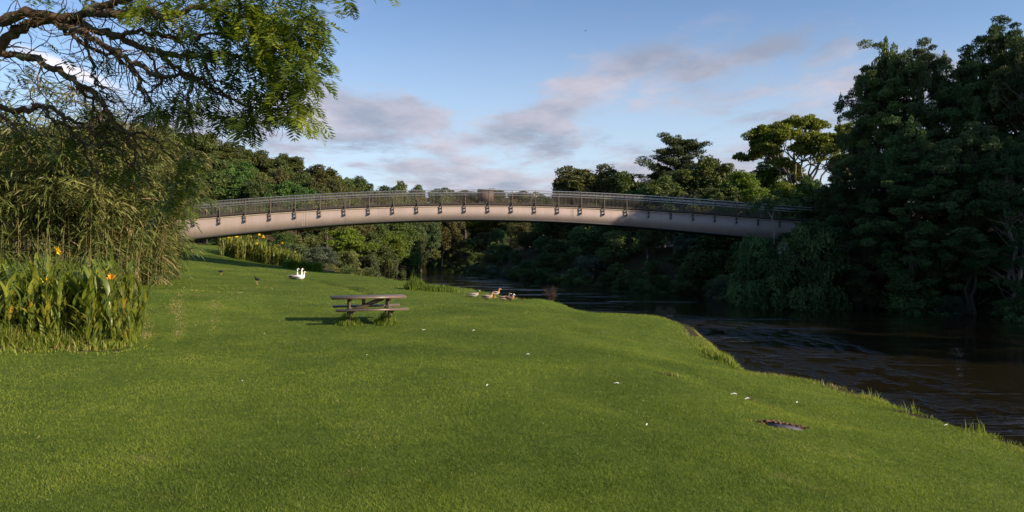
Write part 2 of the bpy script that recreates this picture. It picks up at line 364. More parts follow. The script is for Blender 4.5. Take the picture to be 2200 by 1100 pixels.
def build_water():
    Y = axis([(-80, 240, 4)]); L = xl(Y) - 2.0; Rr = xr(Y) + 3.0; L = L - 1.5
    v = []; f = []
    for i, y in enumerate(Y): v += [(L[i], y, -2.25), (max(Rr[i], L[i] + 3), y, -2.25)]
    for i in range(len(Y) - 1): f.append((2 * i, 2 * i + 1, 2 * i + 3, 2 * i + 2))
    m, g, p, out = newmat('river_water'); tc = g.n.new('ShaderNodeTexCoord'); v3 = tc.outputs['Object']
    p.inputs['Base Color'].default_value = (.013, .010, .005, 1); p.inputs['Roughness'].default_value = .035; p.inputs['IOR'].default_value = 1.33
    mp = g.n.new('ShaderNodeMapping'); g.l.new(v3, mp.inputs[0]); mp.inputs['Rotation'].default_value = (0, 0, R(20)); mp.inputs['Scale'].default_value = (1, 1.7, 1)
    a = g.noise(mp.outputs[0], 2.6, 4, .6, .4); b_ = g.noise(mp.outputs[0], .45, 3, .5); c_ = g.noise(mp.outputs[0], 9.0, 2, .5)
    wx, wy, wz = g.sep(v3)
    rf = g.math('EXPONENT', g.math('MULTIPLY', g.math('ADD', g.math('POWER', g.math('ABSOLUTE', g.math('DIVIDE', g.math('SUBTRACT', wx, 10.0), 3.2)), 2.0), g.math('POWER', g.math('ABSOLUTE', g.math('DIVIDE', g.math('SUBTRACT', wy, 30.0), 9.0)), 2.0)), -1.0))
    mq = g.n.new('ShaderNodeMapping'); g.l.new(v3, mq.inputs[0]); mq.inputs['Rotation'].default_value = (0, 0, R(25)); mq.inputs['Scale'].default_value = (.12, .5, 1)
    mr = g.n.new('ShaderNodeMapping'); g.l.new(v3, mr.inputs[0]); mr.inputs['Scale'].default_value = (1.5, .8, 1)
    rf = g.math('MULTIPLY', rf, g.mapr(g.noise(mr.outputs[0], 1.0, 4, .6), .47, .60, 0.0, 3.2))
    patch = g.math('ADD', g.mapr(g.noise(mq.outputs[0], 1.0, 4, .6), .56, .70, .12, 2.6), g.math('MULTIPLY', rf, 5.0))
    h = g.math('ADD', g.math('MULTIPLY', a, patch), g.math('ADD', g.math('MULTIPLY', b_, .5), g.math('MULTIPLY', g.math('MULTIPLY', c_, patch), .35)))
    bp = g.n.new('ShaderNodeBump'); bp.inputs['Strength'].default_value = .4; bp.inputs['Distance'].default_value = .09
    g.l.new(h, bp.inputs['Height']); g.l.new(bp.outputs[0], p.inputs['Normal'])
    o = MB().add(v, f).obj('river', m); tag(o, kind='structure', label='dark brown river with small ripples and glints')
build_ground(); build_water()

# ------------------------------------------------------------ grass
def track(x, y):
    # pale scalped mower tracks curving round the near flower bed
    k = -x / np.maximum(y, 1); c = .012 * np.sin(y * .5); e = sst(13.2, 15.5, y) * sst(30, 22, y)
    return e * (np.exp(-((k - .548 + c) / .011) ** 2) + np.exp(-((k - .492 + c + .0035 * (y - 18)) / .010) ** 2) * .9 + .5 * np.exp(-((k - .44 + c + .005 * (y - 18)) / .010) ** 2)) * (.5 + vnoise(x, y, .8, 41))
def build_grass():
    rng = np.random.default_rng(3); b = MB()
    def blades(n, d0, d1, dens_pow, hgt, wid):
        # pick distances with density falling off as 1/d^pow, then a spot across the view and beyond it
        u = rng.random(n); p = 2 - dens_pow
        r = (d0 ** p + u * (d1 ** p - d0 ** p)) ** (1 / p) if abs(p) > 1e-3 else d0 * (d1 / d0) ** u
        th = (rng.random(n) - .5) * R(86); x = r * np.sin(th); y = r * np.cos(th)
        k = (lawn_fac(x, y) > .35 + .3 * rng.random(n)) & (xl(y) - x > -1.2)
        k &= ~((np.abs(x - 3.18) < .19) & (np.abs(y - 7.98) < .08))
        x, y, r = x[k], y[k], r[k]; n = len(x); z = ground(x, y)
        sc = (r / 5) ** .72; mow = .75 + .5 * vnoise(x, y, .5, 21)
        edge = np.exp(-(np.maximum(xl(y) - x - .1, 0) / .5) ** 2)
        h = hgt * (.55 + .8 * rng.random(n)) * mow * (1 + (sc - 1) * .12) * (1 + edge * 1.1)
        w = wid * sc * (.7 + .6 * rng.random(n)); a = rng.random(n) * 2 * np.pi; le = (.35 + .9 * rng.random(n)) * h; la = rng.random(n) * 2 * np.pi
        base = np.stack([x, y, z - .004], 1); side = np.stack([np.cos(a), np.sin(a), 0 * a], 1) * w[:, None] * .5
        tip = base + np.stack([np.cos(la) * le, np.sin(la) * le, h], 1)
        v = np.stack([base - side, base + side, tip], 1).reshape(-1, 3)
        t = .16 + .36 * vnoise(x, y, 1.1, 31) + .22 * vnoise(x, y, .25, 32) + .18 * rng.random(n) + .42 * (vnoise(x * .6, y, 3.4, 33) - .5) + .20 * (vnoise(x, y, 1.8, 36) - .5)
        wear = sst(.72, .92, vnoise(x, y, 1.6, 34) * .6 + vnoise(x, y, .5, 35) * .4) * .55
        t = t + wear * rng.random(n); t = np.where(rng.random(n) < .02, .85 + .15 * rng.random(n), t)
        t = t + edge * .15 + track(x, y) * (.40 + .5 * rng.random(n)) + .12 * np.exp(-(((x + 10.2) / 2.6) ** 2 + ((y - 20.5) / 6) ** 2))
        b.add(v, np.arange(len(v)).reshape(-1, 3), np.repeat(np.clip(t, 0, 1), 3))
    blades(640000, 3.4, 24, 2.1, .021, .0048)
    blades(110000, 22, 75, 2.2, .026, .0065)
    o = b.obj('grass', F_GRASS); tag(o, 'short green lawn grass covering the whole river bank', 'grass', kind='stuff')
build_grass()

# ------------------------------------------------------------ trees
def rdir(rng, n, up=0.0):
    v = rng.normal(size=(n, 3)); v[:, 2] += up; return v / (np.linalg.norm(v, axis=1)[:, None] + 1e-9)
def blob_leaves(b, rng, c, r, n, ln, wd, tone0=0.45, droop=0.0, up=0.25, flat=.5):
    c = np.array(c); r = np.array(r); d = rdir(rng, n, up)
    # clumpy shell: the surface is pushed in and out
    ph = rng.random(3) * 6; lump = .82 + .18 * np.sin(d[:, 0] * 5 + ph[0]) * np.sin(d[:, 1] * 5 + ph[1]) + .12 * np.sin(d[:, 2] * 7 + ph[2])
    rad = lump * (.55 + .5 * rng.random(n) ** .5)
    pos = c + d * r * rad[:, None]
    nrm = d * .5 + rdir(rng, n) * .7 + np.array([0, 0, flat]); ax = rdir(rng, n) + d * .6 + np.array([0, 0, -droop])
    t = tone0 + .28 * (rng.random(n) - .5) + .10 * (rng.random() - .5)
    b.leaves(pos, ax, nrm, ln * (.6 + .8 * rng.random(n)), wd * (.6 + .8 * rng.random(n)), np.clip(t, 0, 1), fold=.1)
def limb(b, rng, a, c, r0, r1, wob=.12, seg=5, n=6, sag=0.0):
    a = np.array(a, float); c = np.array(c, float); L = np.linalg.norm(c - a); pts = []
    for i in range(n + 1):
        t = i / n; p = a + (c - a) * t; p = p + rng.normal(size=3) * wob * L * .3 * math.sin(math.pi * t)
        p[2] += sag * L * math.sin(math.pi * t); pts.append(p)
    b.tube(pts, np.linspace(r0, r1, n + 1), seg, cap=False); return pts
def make_tree(style, seed, F_=None, B_=None):
    rng = np.random.default_rng(seed); tr = MB(); cr = MB(); H = 10.0
    if style in ('broad', 'round'):
        H = 11.2; lobes = []
        for i in range(8 if style == 'broad' else 5):
            a = rng.random() * 6.28; q = rng.random() ** .5 * (2.9 if style == 'broad' else 1.8)
            lobes.append((q * math.cos(a), q * math.sin(a), 6.0 + rng.random() * 3.2 - q * .35, 1.9 + rng.random() * 1.1))
        lobes.append((0, 0, 9.1, 2.3))
        tr.tube([(0, 0, -.5), (.1, .05, 2), (.0, .1, 4.2), (.1, 0, 6.5)], [.34, .27, .22, .12], 7)
        for (x, y, z, r) in lobes:
            limb(tr, rng, (0, 0, 2.6 + rng.random() * 2), (x, y, z), .13, .04, .2)
            for k in range(8):
                d = rdir(rng, 1, .35)[0]; c = np.array((x, y, z)) + d * r * .78; rr = r * (.32 + .22 * rng.random())
                blob_leaves(cr, rng, c, (rr, rr, rr * .72), int(300 * rr * rr) + 60, .27, .16, .35 + .3 * rng.random())
            blob_leaves(cr, rng, (x, y, z), (r * .7, r * .7, r * .6), 260, .34, .22, .3)
    elif style == 'kanuka':
        H = 18.
        st = [(rng.normal() * .6, rng.normal() * .6, rng.normal() * 1.3, rng.normal() * 1.3) for _ in range(3)]
        for (x, y, dx, dy) in st:
            limb(tr, rng, (x, y, -.8), (x + dx, y + dy, 14 + rng.random() * 2.5), .20, .04, .10, 6, 10)
        n = 70
        for i in range(n):
            t = (i + rng.random()) / n; z = 3.6 + 12.6 * t; env = 3.7 * (math.sin(math.pi * min(1, .16 + t * .80)) ** .7) * (.55 + .6 * rng.random())
            a = i * 2.4 + rng.random(); sx = st[i % 3]; c = np.array((sx[0] + sx[2] * t + env * math.cos(a), sx[1] + sx[3] * t + env * math.sin(a), z + rng.normal() * .5))
            limb(tr, rng, (sx[0] + sx[2] * t * .8, sx[1] + sx[3] * t * .8, z - 2.2), c, .055, .015, .2, 4, 4)
            rr = .75 + .7 * rng.random()
            for k in range(4):
                c2 = c + rdir(rng, 1, .2)[0] * rr * 1.0; q = .36 + .38 * rng.random()
                blob_leaves(cr, rng, c2, (q * 1.25, q * 1.25, q * .6), int(430 * q) + 60, .19, .075, .3 + .35 * rng.random(), up=.4)
        for i in range(44):
            a = rng.random() * 6.28; q = rng.random() * 3.0; sx = st[i % 3]
            c = np.array((sx[0] + sx[2] + q * math.cos(a), sx[1] + sx[3] + q * math.sin(a), 16.5 - q * .9 + rng.normal() * .55))
            limb(tr, rng, (sx[0] + sx[2], sx[1] + sx[3], 12.5), c, .03, .01, .2, 4, 3)
            q = .7 + .6 * rng.random(); blob_leaves(cr, rng, c, (.34 * q, .34 * q, .85 * q), int(230 * q), .2, .075, .5, droop=-1.2)
    elif style == 'pine':
        H = 14.; tr.tube([(0, 0, -.5), (.1, 0, 4), (0, .1, 9), (0, 0, 13.8)], [.3, .24, .14, .03], 7)
        for i in range(17):
            z = 3.2 + i * .62 + rng.normal() * .15; R0 = 3.3 * (1 - (i / 17) ** 3) * (.5 + .75 * rng.random()) + .7
            for j in range(3 + (i % 3)):
                a = j * 6.28 / 4.3 + i * 1.1 + rng.random() * .5; L = R0 * (.55 + .6 * rng.random())
                e = np.array((math.cos(a) * L, math.sin(a) * L, z + .9 * L * (.3 + rng.random() * .6)))
                limb(tr, rng, (0, 0, z), e, .05, .015, .12, 4, 4)
                for t in (.45, .7, .9, 1.05):
                    c = np.array((0, 0, z)) * (1 - t) + e * t
                    blob_leaves(cr, rng, c, (.7, .7, .3), 120, .3, .08, .4 + .2 * rng.random(), droop=-.6)
        blob_leaves(cr, rng, (0, 0, 13.6), (.4, .4, .7), 160, .3, .08, .5, droop=-1)
    elif style == 'umbrella':
        H = 12.; tr.tube([(0, 0, -.5), (.2, 0, 2), (.1, .2, 3.6)], [.42, .34, .3], 8)
        for i in range(9):
            a = i * 6.28 / 9 + rng.random() * .5; L = 2.2 + rng.random() * 1.6
            mid = np.array((math.cos(a) * L, math.sin(a) * L, 6.8 + rng.random() * 1.4)); limb(tr, rng, (.1, .2, 3.4), mid, .17, .09, .15, 6, 6)
            for j in range(5):
                a2 = a + (j - 2) * .30 + rng.normal() * .1; L2 = L + 1.4 + rng.random() * 2.4; e = np.array((math.cos(a2) * L2, math.sin(a2) * L2, 11.3 - (L2 / 7) ** 2 * 2.4 + rng.normal() * .3 - (rng.random() ** 3) * 3))
                pp = limb(tr, rng, mid, e, .08, .025, .15, 5, 5)
                for k in range(5):
                    c = e + rng.normal(size=3) * np.array((.55, .55, .28)); q = .45 + .3 * rng.random(); blob_leaves(cr, rng, c, (q * 1.3, q * 1.3, q * .65), 300, .24, .15, .4 + .3 * rng.random())
            e = np.array((math.cos(a) * L * .6, math.sin(a) * L * .6, 11.5)); limb(tr, rng, mid, e, .07, .02, .15, 5, 5)
            for k in range(6):
                c = e + rng.normal(size=3) * np.array((.7, .7, .3)); blob_leaves(cr, rng, c, (.6, .6, .3), 130, .22, .14, .4 + .3 * rng.random())
    elif style == 'bush':
        H = 4.
        for i in range(6):
            a = rng.random() * 6.28; limb(tr, rng, (rng.normal() * .15, rng.normal() * .15, -.6), (math.cos(a) * 1.2, math.sin(a) * 1.2, 2.6 + rng.random() * .6), .05, .015, .2, 4, 4)
        for i in range(34):
            a = rng.random() * 6.28; t = rng.random() ** .8; z = .25 + 3.3 * t; q = 2.0 * math.sqrt(max(.03, 1 - (t * .92) ** 2.2)) * (.65 + .45 * rng.random())
            r = .42 + .32 * rng.random(); blob_leaves(cr, rng, (q * math.cos(a), q * math.sin(a), z), (r * 1.15, r * 1.15, r * .8), int(520 * r), .17, .09, .25 + .45 * rng.random())
        blob_leaves(cr, rng, (0, 0, 1.6), (1.3, 1.3, 1.4), 700, .25, .15, .25)
    elif style == 'bare':
        H = 7.
        def rec(p, d, L, r, k):
            e = p + d * L; pts = [p, p + d * L * .5 + rng.normal(size=3) * L * .05, e]; tr.tube(pts, [r, r * .8, r * .6], 4, cap=False)
            if k:
                for _ in range(3 if k > 1 else 4): rec(e, (lambda q: q / np.linalg.norm(q))(d + rng.normal(size=3) * .5 + np.array((0, 0, .15))), L * .72, r * .58, k - 1)
        for i in range(5): rec(np.array((0, 0, -.3)), (lambda q: q / np.linalg.norm(q))(np.array((rng.normal() * .4, rng.normal() * .4, 1))), 2.0, .07, 5)
    return tr, cr, H
PROTO = {}
def proto(style, seed):
    k = (style, seed)
    if k not in PROTO:
        tr, cr, H = make_tree(style, seed)
        PROTO[k] = (tr.mesh('trunk', [B_DARK]), cr.mesh('crown', [F_OLIVE]) if cr.v else None, H)
    return PROTO[k]
def tree(style, seed, x, y, h, w, label, mat, cat='tree', name='tree', group=None, rz=None, bmat=B_DARK, z=None, parts=('trunk', 'crown')):
    """h height, w overall width factor against the natural shape"""
    tm, cm, H = proto(style, seed); s = h / H
    rz = (x * 3.7 + y * 1.9) % 6.28 if rz is None else rz
    t = thing(name, (x, y, gz(x, y) - .1 if z is None else z), label, cat, rz, group, (s * w, s * w, s))
    for me, nm, mm in ((tm, parts[0], bmat), (cm, parts[1], mat)):
        if me is None: continue
        o = D.objects.new(nm, me); COL.objects.link(o); o.parent = t
        o.material_slots[0].link = 'OBJECT'; o.material_slots[0].material = mm
    return t

# ---- bridge line (needed for labels as well)
B0 = np.array((PX(1050, 57.0), 57.0)); BT = R(6.3); BD = np.array((math.cos(BT), math.sin(BT))); BN = np.array((math.sin(BT), -math.cos(BT)))   # BN points to the camera side
def bt_from_px(px):
    k = (px - 1100) / F; # (B0x + t c) = k (B0y + t s)
    return (k * B0[1] - B0[0]) / (BD[0] - k * BD[1])
def bz_from(px, py):
    t = bt_from_px(px); return t, CZ + (HY - py) / F * (B0[1] + t * BD[1])
SP = 1.955
POSTS = [i * SP for i in range(-16, 14)]
def post_px(i): t = POSTS[i]; return 1100 + F * (B0[0] + t * BD[0]) / (B0[1] + t * BD[1])
PPX = [post_px(i) for i in range(len(POSTS))]; FIRST = min(range(len(PPX)), key=lambda i: abs(PPX[i] - 426))
def post_ord(px):
    i = min(range(len(PPX)), key=lambda i: abs(PPX[i] - px)); return i - FIRST + 1
def where(px, pre='above'):
    n = post_ord(px)
    if px > 1700: return None
    if n < 1: return None
    return f'{pre} the {ORD[n]} bridge post from left'
MATS = {'o': (F_OLIVE, 'olive green'), 'g': (F_GREEN, 'mid green'), 'd': (F_DARK, 'dark green'), 'b': (F_BROWN, 'brownish'), 'y': (F_BRIGHT, 'yellow-green'), 'e': (F_GREY, 'grey-green'), 'k': (F_BANK, 'deep green')}
SH = {'broad': 'spreading', 'round': 'rounded', 'kanuka': 'tall feathery', 'pine': 'tiered', 'umbrella': 'flat-topped', 'bush': 'bushy', 'bare': 'leafless'}
def put(px, top, Y, wpx, style, mk, phrase, seed=None, group='trees on the wooded hill', nm=None, hmin=4.5, hmax=22, label=None, bm=B_DARK, cat='tree'):
    x = PX(px, Y); g0 = gz(x, Y); zt = CZ + (HY - top) / F * Y; h = min(hmax, max(hmin, zt - g0)); z = zt - h - .1
    if z > g0 - .1: h = zt - g0 + .1; z = g0 - .1      # stretch down to the ground
    nat = {'broad': .70, 'round': .55, 'kanuka': .46, 'pine': .52, 'umbrella': 1.05, 'bush': 1.25, 'bare': 1.0}[style]
    w = (wpx / F * Y) / (h * nat)
    m, mn = MATS[mk]
    if seed is None: seed = int(px + Y) % (2 if style in ('broad', 'bush', 'kanuka') else 1)
    tree(style, seed, x, Y, h, max(.55, min(1.9, w)), label or f'{mn} {"bush" if style == "bush" else SH[style] + " tree"} {phrase}', m, cat='bush' if style == 'bush' else cat, name=nm or ('bush' if style == 'bush' else {'pine': 'conifer', 'kanuka': 'tea_tree', 'bare': 'bare_tree'}.get(style, 'broadleaf_tree')), group=group, z=min(z, g0 - .1), bmat=bm)

# ---- the wooded hill on the left and the far bend
def hill():
    used = set()
    def row(lst, phrase, Y0, group='trees on the wooded hill'):
        for (px, top, w, st, mk, *yy) in lst:
            Y = yy[0] if yy else Y0
            wl = where(px)
            if wl is None: wl = f'left of the bridge, {ORD[int((px - 180) / 42)]} along' if px < 426 else 'right of the last visible bridge post'
            ph = f'{phrase}, {wl}'; k = (SH[st], mk, ph)
            while k in used: ph = ph.replace(' above', ' just above', 1); k = (SH[st], mk, ph)
            used.add(k); put(px, top, Y, w, st, mk, ph, group=group)
    row([(235, 262, 95, 'broad', 'd'), (300, 264, 95, 'broad', 'b'), (350, 272, 105, 'broad', 'd'), (395, 282, 90, 'broad', 'o'), (446, 288, 100, 'broad', 'o'), (500, 308, 110, 'broad', 'o'), (548, 322, 90, 'broad', 'b', 128),
         (592, 342, 80, 'round', 'o'), (624, 328, 90, 'broad', 'o', 150), (668, 352, 85, 'broad', 'b', 150), (702, 362, 80, 'round', 'o', 150), (738, 374, 80, 'broad', 'o', 170), (778, 376, 80, 'broad', 'o', 178),
         (822, 398, 75, 'broad', 'd', 190), (858, 394, 70, 'broad', 'o', 205), (898, 402, 70, 'broad', 'o', 225), (938, 402, 66, 'broad', 'e', 250), (980, 406, 66, 'broad', 'o', 262), (1022, 408, 66, 'broad', 'e', 262),
         (1066, 404, 66, 'broad', 'o', 262), (1110, 410, 66, 'broad', 'd', 262), (1152, 412, 70, 'broad', 'o', 250)], 'on the hill skyline', 125)
    row([(268, 300, 100, 'broad', 'o'), (330, 306, 100, 'broad', 'b'), (376, 318, 95, 'broad', 'o'), (420, 325, 100, 'broad', 'b'), (472, 332, 105, 'broad', 'o'), (524, 346, 95, 'broad', 'g'), (572, 362, 85, 'broad', 'o'),
         (610, 362, 90, 'broad', 'b'), (655, 374, 90, 'broad', 'o'), (704, 384, 85, 'broad', 'b'), (750, 396, 80, 'broad', 'o', 140), (800, 408, 80, 'broad', 'b', 150), (848, 416, 74, 'broad', 'o', 170), (900, 420, 70, 'broad', 'b', 190), (950, 422, 70, 'broad', 'o', 215),
         (1000, 424, 66, 'broad', 'b', 232), (1046, 424, 66, 'broad', 'o', 236), (1092, 424, 66, 'broad', 'b', 236)], 'on the upper hill', 112)
    row([(345, 352, 105, 'broad', 'b'), (405, 362, 110, 'broad', 'g'), (455, 372, 110, 'round', 'o'), (505, 382, 110, 'round', 'g'), (556, 388, 100, 'broad', 'o'), (606, 392, 90, 'round', 'g'), (650, 402, 90, 'round', 'g'), (700, 410, 90, 'broad', 'o'),
         (748, 420, 85, 'broad', 'o', 110), (798, 430, 80, 'broad', 'b', 120), (850, 436, 80, 'broad', 'o', 135), (900, 440, 76, 'broad', 'o', 155), (950, 446, 76, 'broad', 'b', 170), (1000, 446, 70, 'broad', 'o', 200), (1050, 450, 70, 'broad', 'b', 210)], 'on the middle hill', 98)
    row([(380, 410, 110, 'broad', 'd'), (440, 428, 110, 'broad', 'g'), (492, 434, 110, 'broad', 'd'), (545, 438, 105, 'broad', 'o'), (598, 442, 100, 'broad', 'g'), (650, 448, 95, 'broad', 'd', 92), (702, 452, 95, 'broad', 'o', 96), (755, 458, 90, 'broad', 'b', 102), (806, 466, 85, 'broad', 'o', 112), (858, 470, 80, 'broad', 'g', 125), (905, 474, 76, 'broad', 'd', 145)],
        'at the hill foot', 88)
    def row2(lst, phrase, group):
        for (px, top, w, st, mk, Y) in lst: put(px, top, Y, w, st, mk, f'{phrase}, {where(px, "below")}', group=group, hmin=2.2)
    row2([(445, 488, 90, 'round', 'd', 86), (500, 492, 90, 'bush', 'g', 84), (552, 498, 95, 'broad', 'd', 84), (604, 496, 90, 'bush', 'g', 80), (655, 500, 90, 'bush', 'o', 82), (738, 492, 95, 'round', 'y', 84), (788, 500, 80, 'round', 'o', 92),
          (846, 498, 80, 'broad', 'y', 108), (890, 494, 70, 'broad', 'o', 128)], 'on the left bank', 'trees on the left bank beyond the bridge')
    row2([(640, 520, 70, 'bush', 'd', 76), (692, 526, 80, 'bush', 'e', 76), (742, 532, 85, 'bush', 'o', 78), (790, 540, 80, 'bush', 'd', 86), (838, 538, 70, 'bush', 'o', 105), (884, 532, 60, 'bush', 'g', 125)],
         'low on the left bank', 'bushes on the left bank by the river bend')
    row2([(700, 562, 55, 'bush', 'd', 72), (752, 566, 60, 'bush', 'o', 72), (796, 570, 50, 'bush', 'o', 76)], 'at the lawn rim', 'low scrub at the lawn rim')
    # across the bend: trees closing the view up the river
    row2([(925, 486, 80, 'broad', 'o', 200), (905, 520, 60, 'broad', 'd', 226), (950, 500, 60, 'broad', 'd', 190)], 'at the river bend', 'trees at the river bend')
hill()

# ---- right bank
def right_bank():
    gR = 'trees behind the right half of the bridge'
    L = lambda s: s
    for (px, top, w, st, mk, Y, lab, bm) in [
        (1222, 366, 110, 'broad', 'd', 120, 'dark spreading tree against the sky, left of the warm brown one above the bridge', B_DARK),
        (1280, 352, 160, 'broad', 'b', 112, 'warm brown spreading tree whose dome stands highest above the middle right of the bridge', B_DARK),
        (1338, 368, 110, 'broad', 'o', 106, 'olive tree sloping down to the gap of sky right of the warm brown tree', B_DARK),
        (1372, 404, 70, 'round', 'g', 100, 'small green tree under the gap of sky above the bridge rail', B_DARK),
        (1458, 292, 165, 'pine', 'd', 104, 'dark tiered conifer poking up above the trees right of the middle of the bridge', B_DARK),
        (1415, 352, 70, 'pine', 'd', 108, 'smaller dark conifer leaning left beside the tall tiered one', B_DARK),
        (1532, 330, 150, 'broad', 'o', 96, 'olive spreading tree between the tiered conifer and the yellow-green one', B_GREY),
        (1488, 376, 95, 'bare', 'e', 88, 'pale leafless shrub with fine upright twigs in front of the tiered conifer', B_GREY),
        (1520, 392, 80, 'bare', 'e', 87, 'second pale leafless shrub, right of the first, behind the bridge rail', B_GREY),
        (1590, 370, 120, 'round', 'y', 86, 'bright yellow-green rounded tree behind the right part of the bridge', B_DARK),
        (1722, 256, 240, 'umbrella', 'y', 100, 'flat-topped yellow-green tree with its branching limbs showing against the sky', B_GREY),
        (1645, 350, 110, 'broad', 'y', 110, 'sunlit tree below the flat-topped one, left side', B_GREY),
        (1690, 392, 90, 'round', 'y', 96, 'sunlit rounded tree right below the flat-topped one', B_GREY),
        (1560, 395, 90, 'broad', 'o', 84, 'olive tree between the leafless shrubs and the yellow-green rounded tree', B_DARK),
        (1735, 380, 90, 'broad', 'g', 92, 'sunlit green tree half hidden by the dark tree wall on the right', B_GREY),
        (1425, 380, 120, 'broad', 'o', 92, 'olive tree at the foot of the tiered conifer, behind the rail', B_DARK),
        (1640, 418, 80, 'broad', 'o', 80, 'low olive tree just over the right end of the handrail', B_DARK),
        (1820, 400, 120, 'broad', 'y', 84, 'sunlit tree glimpsed through the dark wall of trees', B_DARK)]:
        put(px, top, Y, w, st, mk, '', group=gR, label=lab, bm=bm)
    for i, (px, top, w, mk, Y) in enumerate([(1165, 420, 80, 'd', 150), (1120, 438, 80, 'b', 165), (1070, 452, 80, 'b', 180), (1020, 462, 80, 'y', 186), (1240, 424, 90, 'b', 118), (1300, 420, 90, 'o', 104), (1352, 430, 90, 'b', 94), (1400, 436, 90, 'o', 86), (1450, 436, 90, 'd', 80), (1500, 440, 90, 'b', 78), (1550, 440, 90, 'o', 74), (1600, 446, 90, 'd', 70), (1655, 448, 80, 'g', 68)]):
        put(px, top, Y, w, 'broad', mk, f'behind the railing, {where(px, "at")}', group='trees filling the gap behind the railing')
    # bank slope: rows of bushes from the bend to the right edge
    rng = random.Random(5); seen = {}
    def bankrow(off, hh, n0, phrase, sty, ys, grp):
        for i, Y in enumerate(ys):
            x = float(xr(np.array(Y))) + off + rng.uniform(-.8, .8); y = Y + rng.uniform(-1, 1); h = hh * rng.uniform(.8, 1.25); g0 = gz(x, y)
            px = 1100 + F * x / y
            if px > 2330: continue
            mk = rng.choice('kkkdkgke' if Y < 120 else 'kdobg')
            m, mn = MATS[mk]; st = rng.choice(sty)
            w = where(px, 'below')
            if w is None:
                w = ORD[seen.setdefault(phrase, 0) + 1] + ' right of the bridge end' if px < 2250 else 'at the very right edge of the photo'
                seen[phrase] = seen.get(phrase, 0) + 1
            lab = f'{mn} {"bush" if st == "bush" else "tree"} {phrase}, {w}'
            if lab in LABELS: lab = lab + ', farther one'
            if lab in LABELS: lab = lab.replace('farther one', 'farthest one')
            if lab in LABELS: lab = lab.replace('farthest one', 'middle one')
            seed = rng.randrange(2)
            tree(st, seed, x, y, h, rng.uniform(.95, 1.35), lab, m, cat='bush' if st == 'bush' else 'tree', name='bush' if st == 'bush' else 'broadleaf_tree', group=grp, rz=rng.uniform(0, 6), z=g0 - .25)
    def ylist(a, b, k):
        out = []; y = a
        while y < b: out.append(y); y += k * max(1, (y / 50) ** 1.15)
        return out
    bankrow(-.7, 2.5, 0, 'at the far waterline', ['bush'], ylist(36, 222, 2.3), 'bushes leaning over the water on the far bank')
    bankrow(2.0, 3.5, 0, 'halfway up far bank', ['bush', 'bush', 'round'], ylist(37, 222, 3.0), 'bushes halfway up the far bank')
    bankrow(5.0, 4.6, 0, 'atop the far bank', ['bush', 'broad', 'broad'], ylist(38, 222, 3.7), 'bushes at the top of the far bank')
    bankrow(9.0, 5.2, 0, 'beyond the far bank', ['bush', 'round'], ylist(60, 222, 3.8), 'bushes behind the far bank top')
    bankrow(14.0, 5.5, 0, 'far behind the bank', ['bush', 'round'], ylist(64, 222, 4.6), 'bushes deep behind the far bank')
    # the dark wall of tall trees
    T = 'dark wall of tall trees on the right'
    for i, (px, top, w, Y, mk, lab, sd_) in enumerate([
        (1778, 395, 130, 62, 'd', 'lowest dark tree of the tall tree wall, standing closest behind the bridge end', 0),
        (1846, 258, 120, 58, 'd', 'dark tall tree whose left side steps down towards the bridge end', 1),
        (1878, 130, 140, 55, 'd', 'dark tall tree whose ragged left edge stands out against the sky', 0),
        (1915, 84, 180, 53, 'o', 'tall olive-topped tree forming the left peak of the dark tree wall', 1),
        (1995, 90, 180, 52, 'd', 'dark tall tree right of the olive-topped peak', 0),
        (2068, 112, 180, 49, 'k', 'dark tall tree in the dip between the two peaks of the tree wall', 1),
        (2150, 42, 200, 49, 'd', 'tallest dark tree, its brushy crown topping the wall near the right edge', 0),
        (2225, 66, 220, 46, 'd', 'dark tall tree cut by the right edge of the photo', 1),
        (1960, 250, 190, 47, 'k', 'dark shorter tree standing in front of the left peak of the tree wall', 1),
        (2090, 270, 210, 45, 'd', 'dark shorter tree standing in front of the middle of the tree wall', 0),
        (2190, 290, 210, 42, 'k', 'dark shorter tree in front near the right edge of the photo', 1),
        (1850, 360, 180, 50, 'd', 'dark shorter tree in front, closest to the bridge end', 0)]):
        put(px, top, Y, w, 'kanuka', mk, '', seed=sd_, group=T, label=lab, bm=B_GREY if i % 3 == 1 else B_DARK, nm='tea_tree')
    # more of the same wood beyond the right edge of the picture; its shade falls on the river
    for i, (x, y, h) in enumerate([(50, 38, 19), (52, 28, 18), (41, 51, 17), (57, 22, 18), (50, 14, 16), (60, 34, 19), (66, 26, 20), (45, 60, 17), (55, 44, 20)]):
        tree('kanuka', i % 2, x, y, h, 1.35, f'dark tall tree of the wood beyond the right edge, {ORD[i + 1]} one in', F_DARK, name='tea_tree', group=T)
    # slim saplings in front of the girder's right end
    lab = 'slender sapling with a thin curved trunk before the right end of the girder'
    x, y = PX(1663, 51.5), 51.5; z0 = CZ + (HY - 525) / F * y; g0 = gz(x, y); t = thing('sapling', (x, y, g0), lab, 'tree'); tr = MB()
    tr.tube([(0, 0, -.2), (.0, 0, z0 - g0 + 1.2), (-.15, 0, z0 - g0 + 2.0), (-.75, 0, z0 - g0 + 2.9)], [.07, .055, .05, .03], 6); tr.tube([(-.15, 0, z0 - g0 + 2.0), (.15, .1, z0 - g0 + 3.0)], [.035, .02], 5)
    tr.obj('trunk', B_GREY, t); cr = MB(); r = np.random.default_rng(8)
    for k in range(16): c = (r.normal() * .75 - .35, r.normal() * .3, z0 - g0 + 3.1 + r.normal() * .35); blob_leaves(cr, r, c, (.4, .35, .22), 110, .16, .07, .4)
    cr.obj('crown', F_BANK, t)
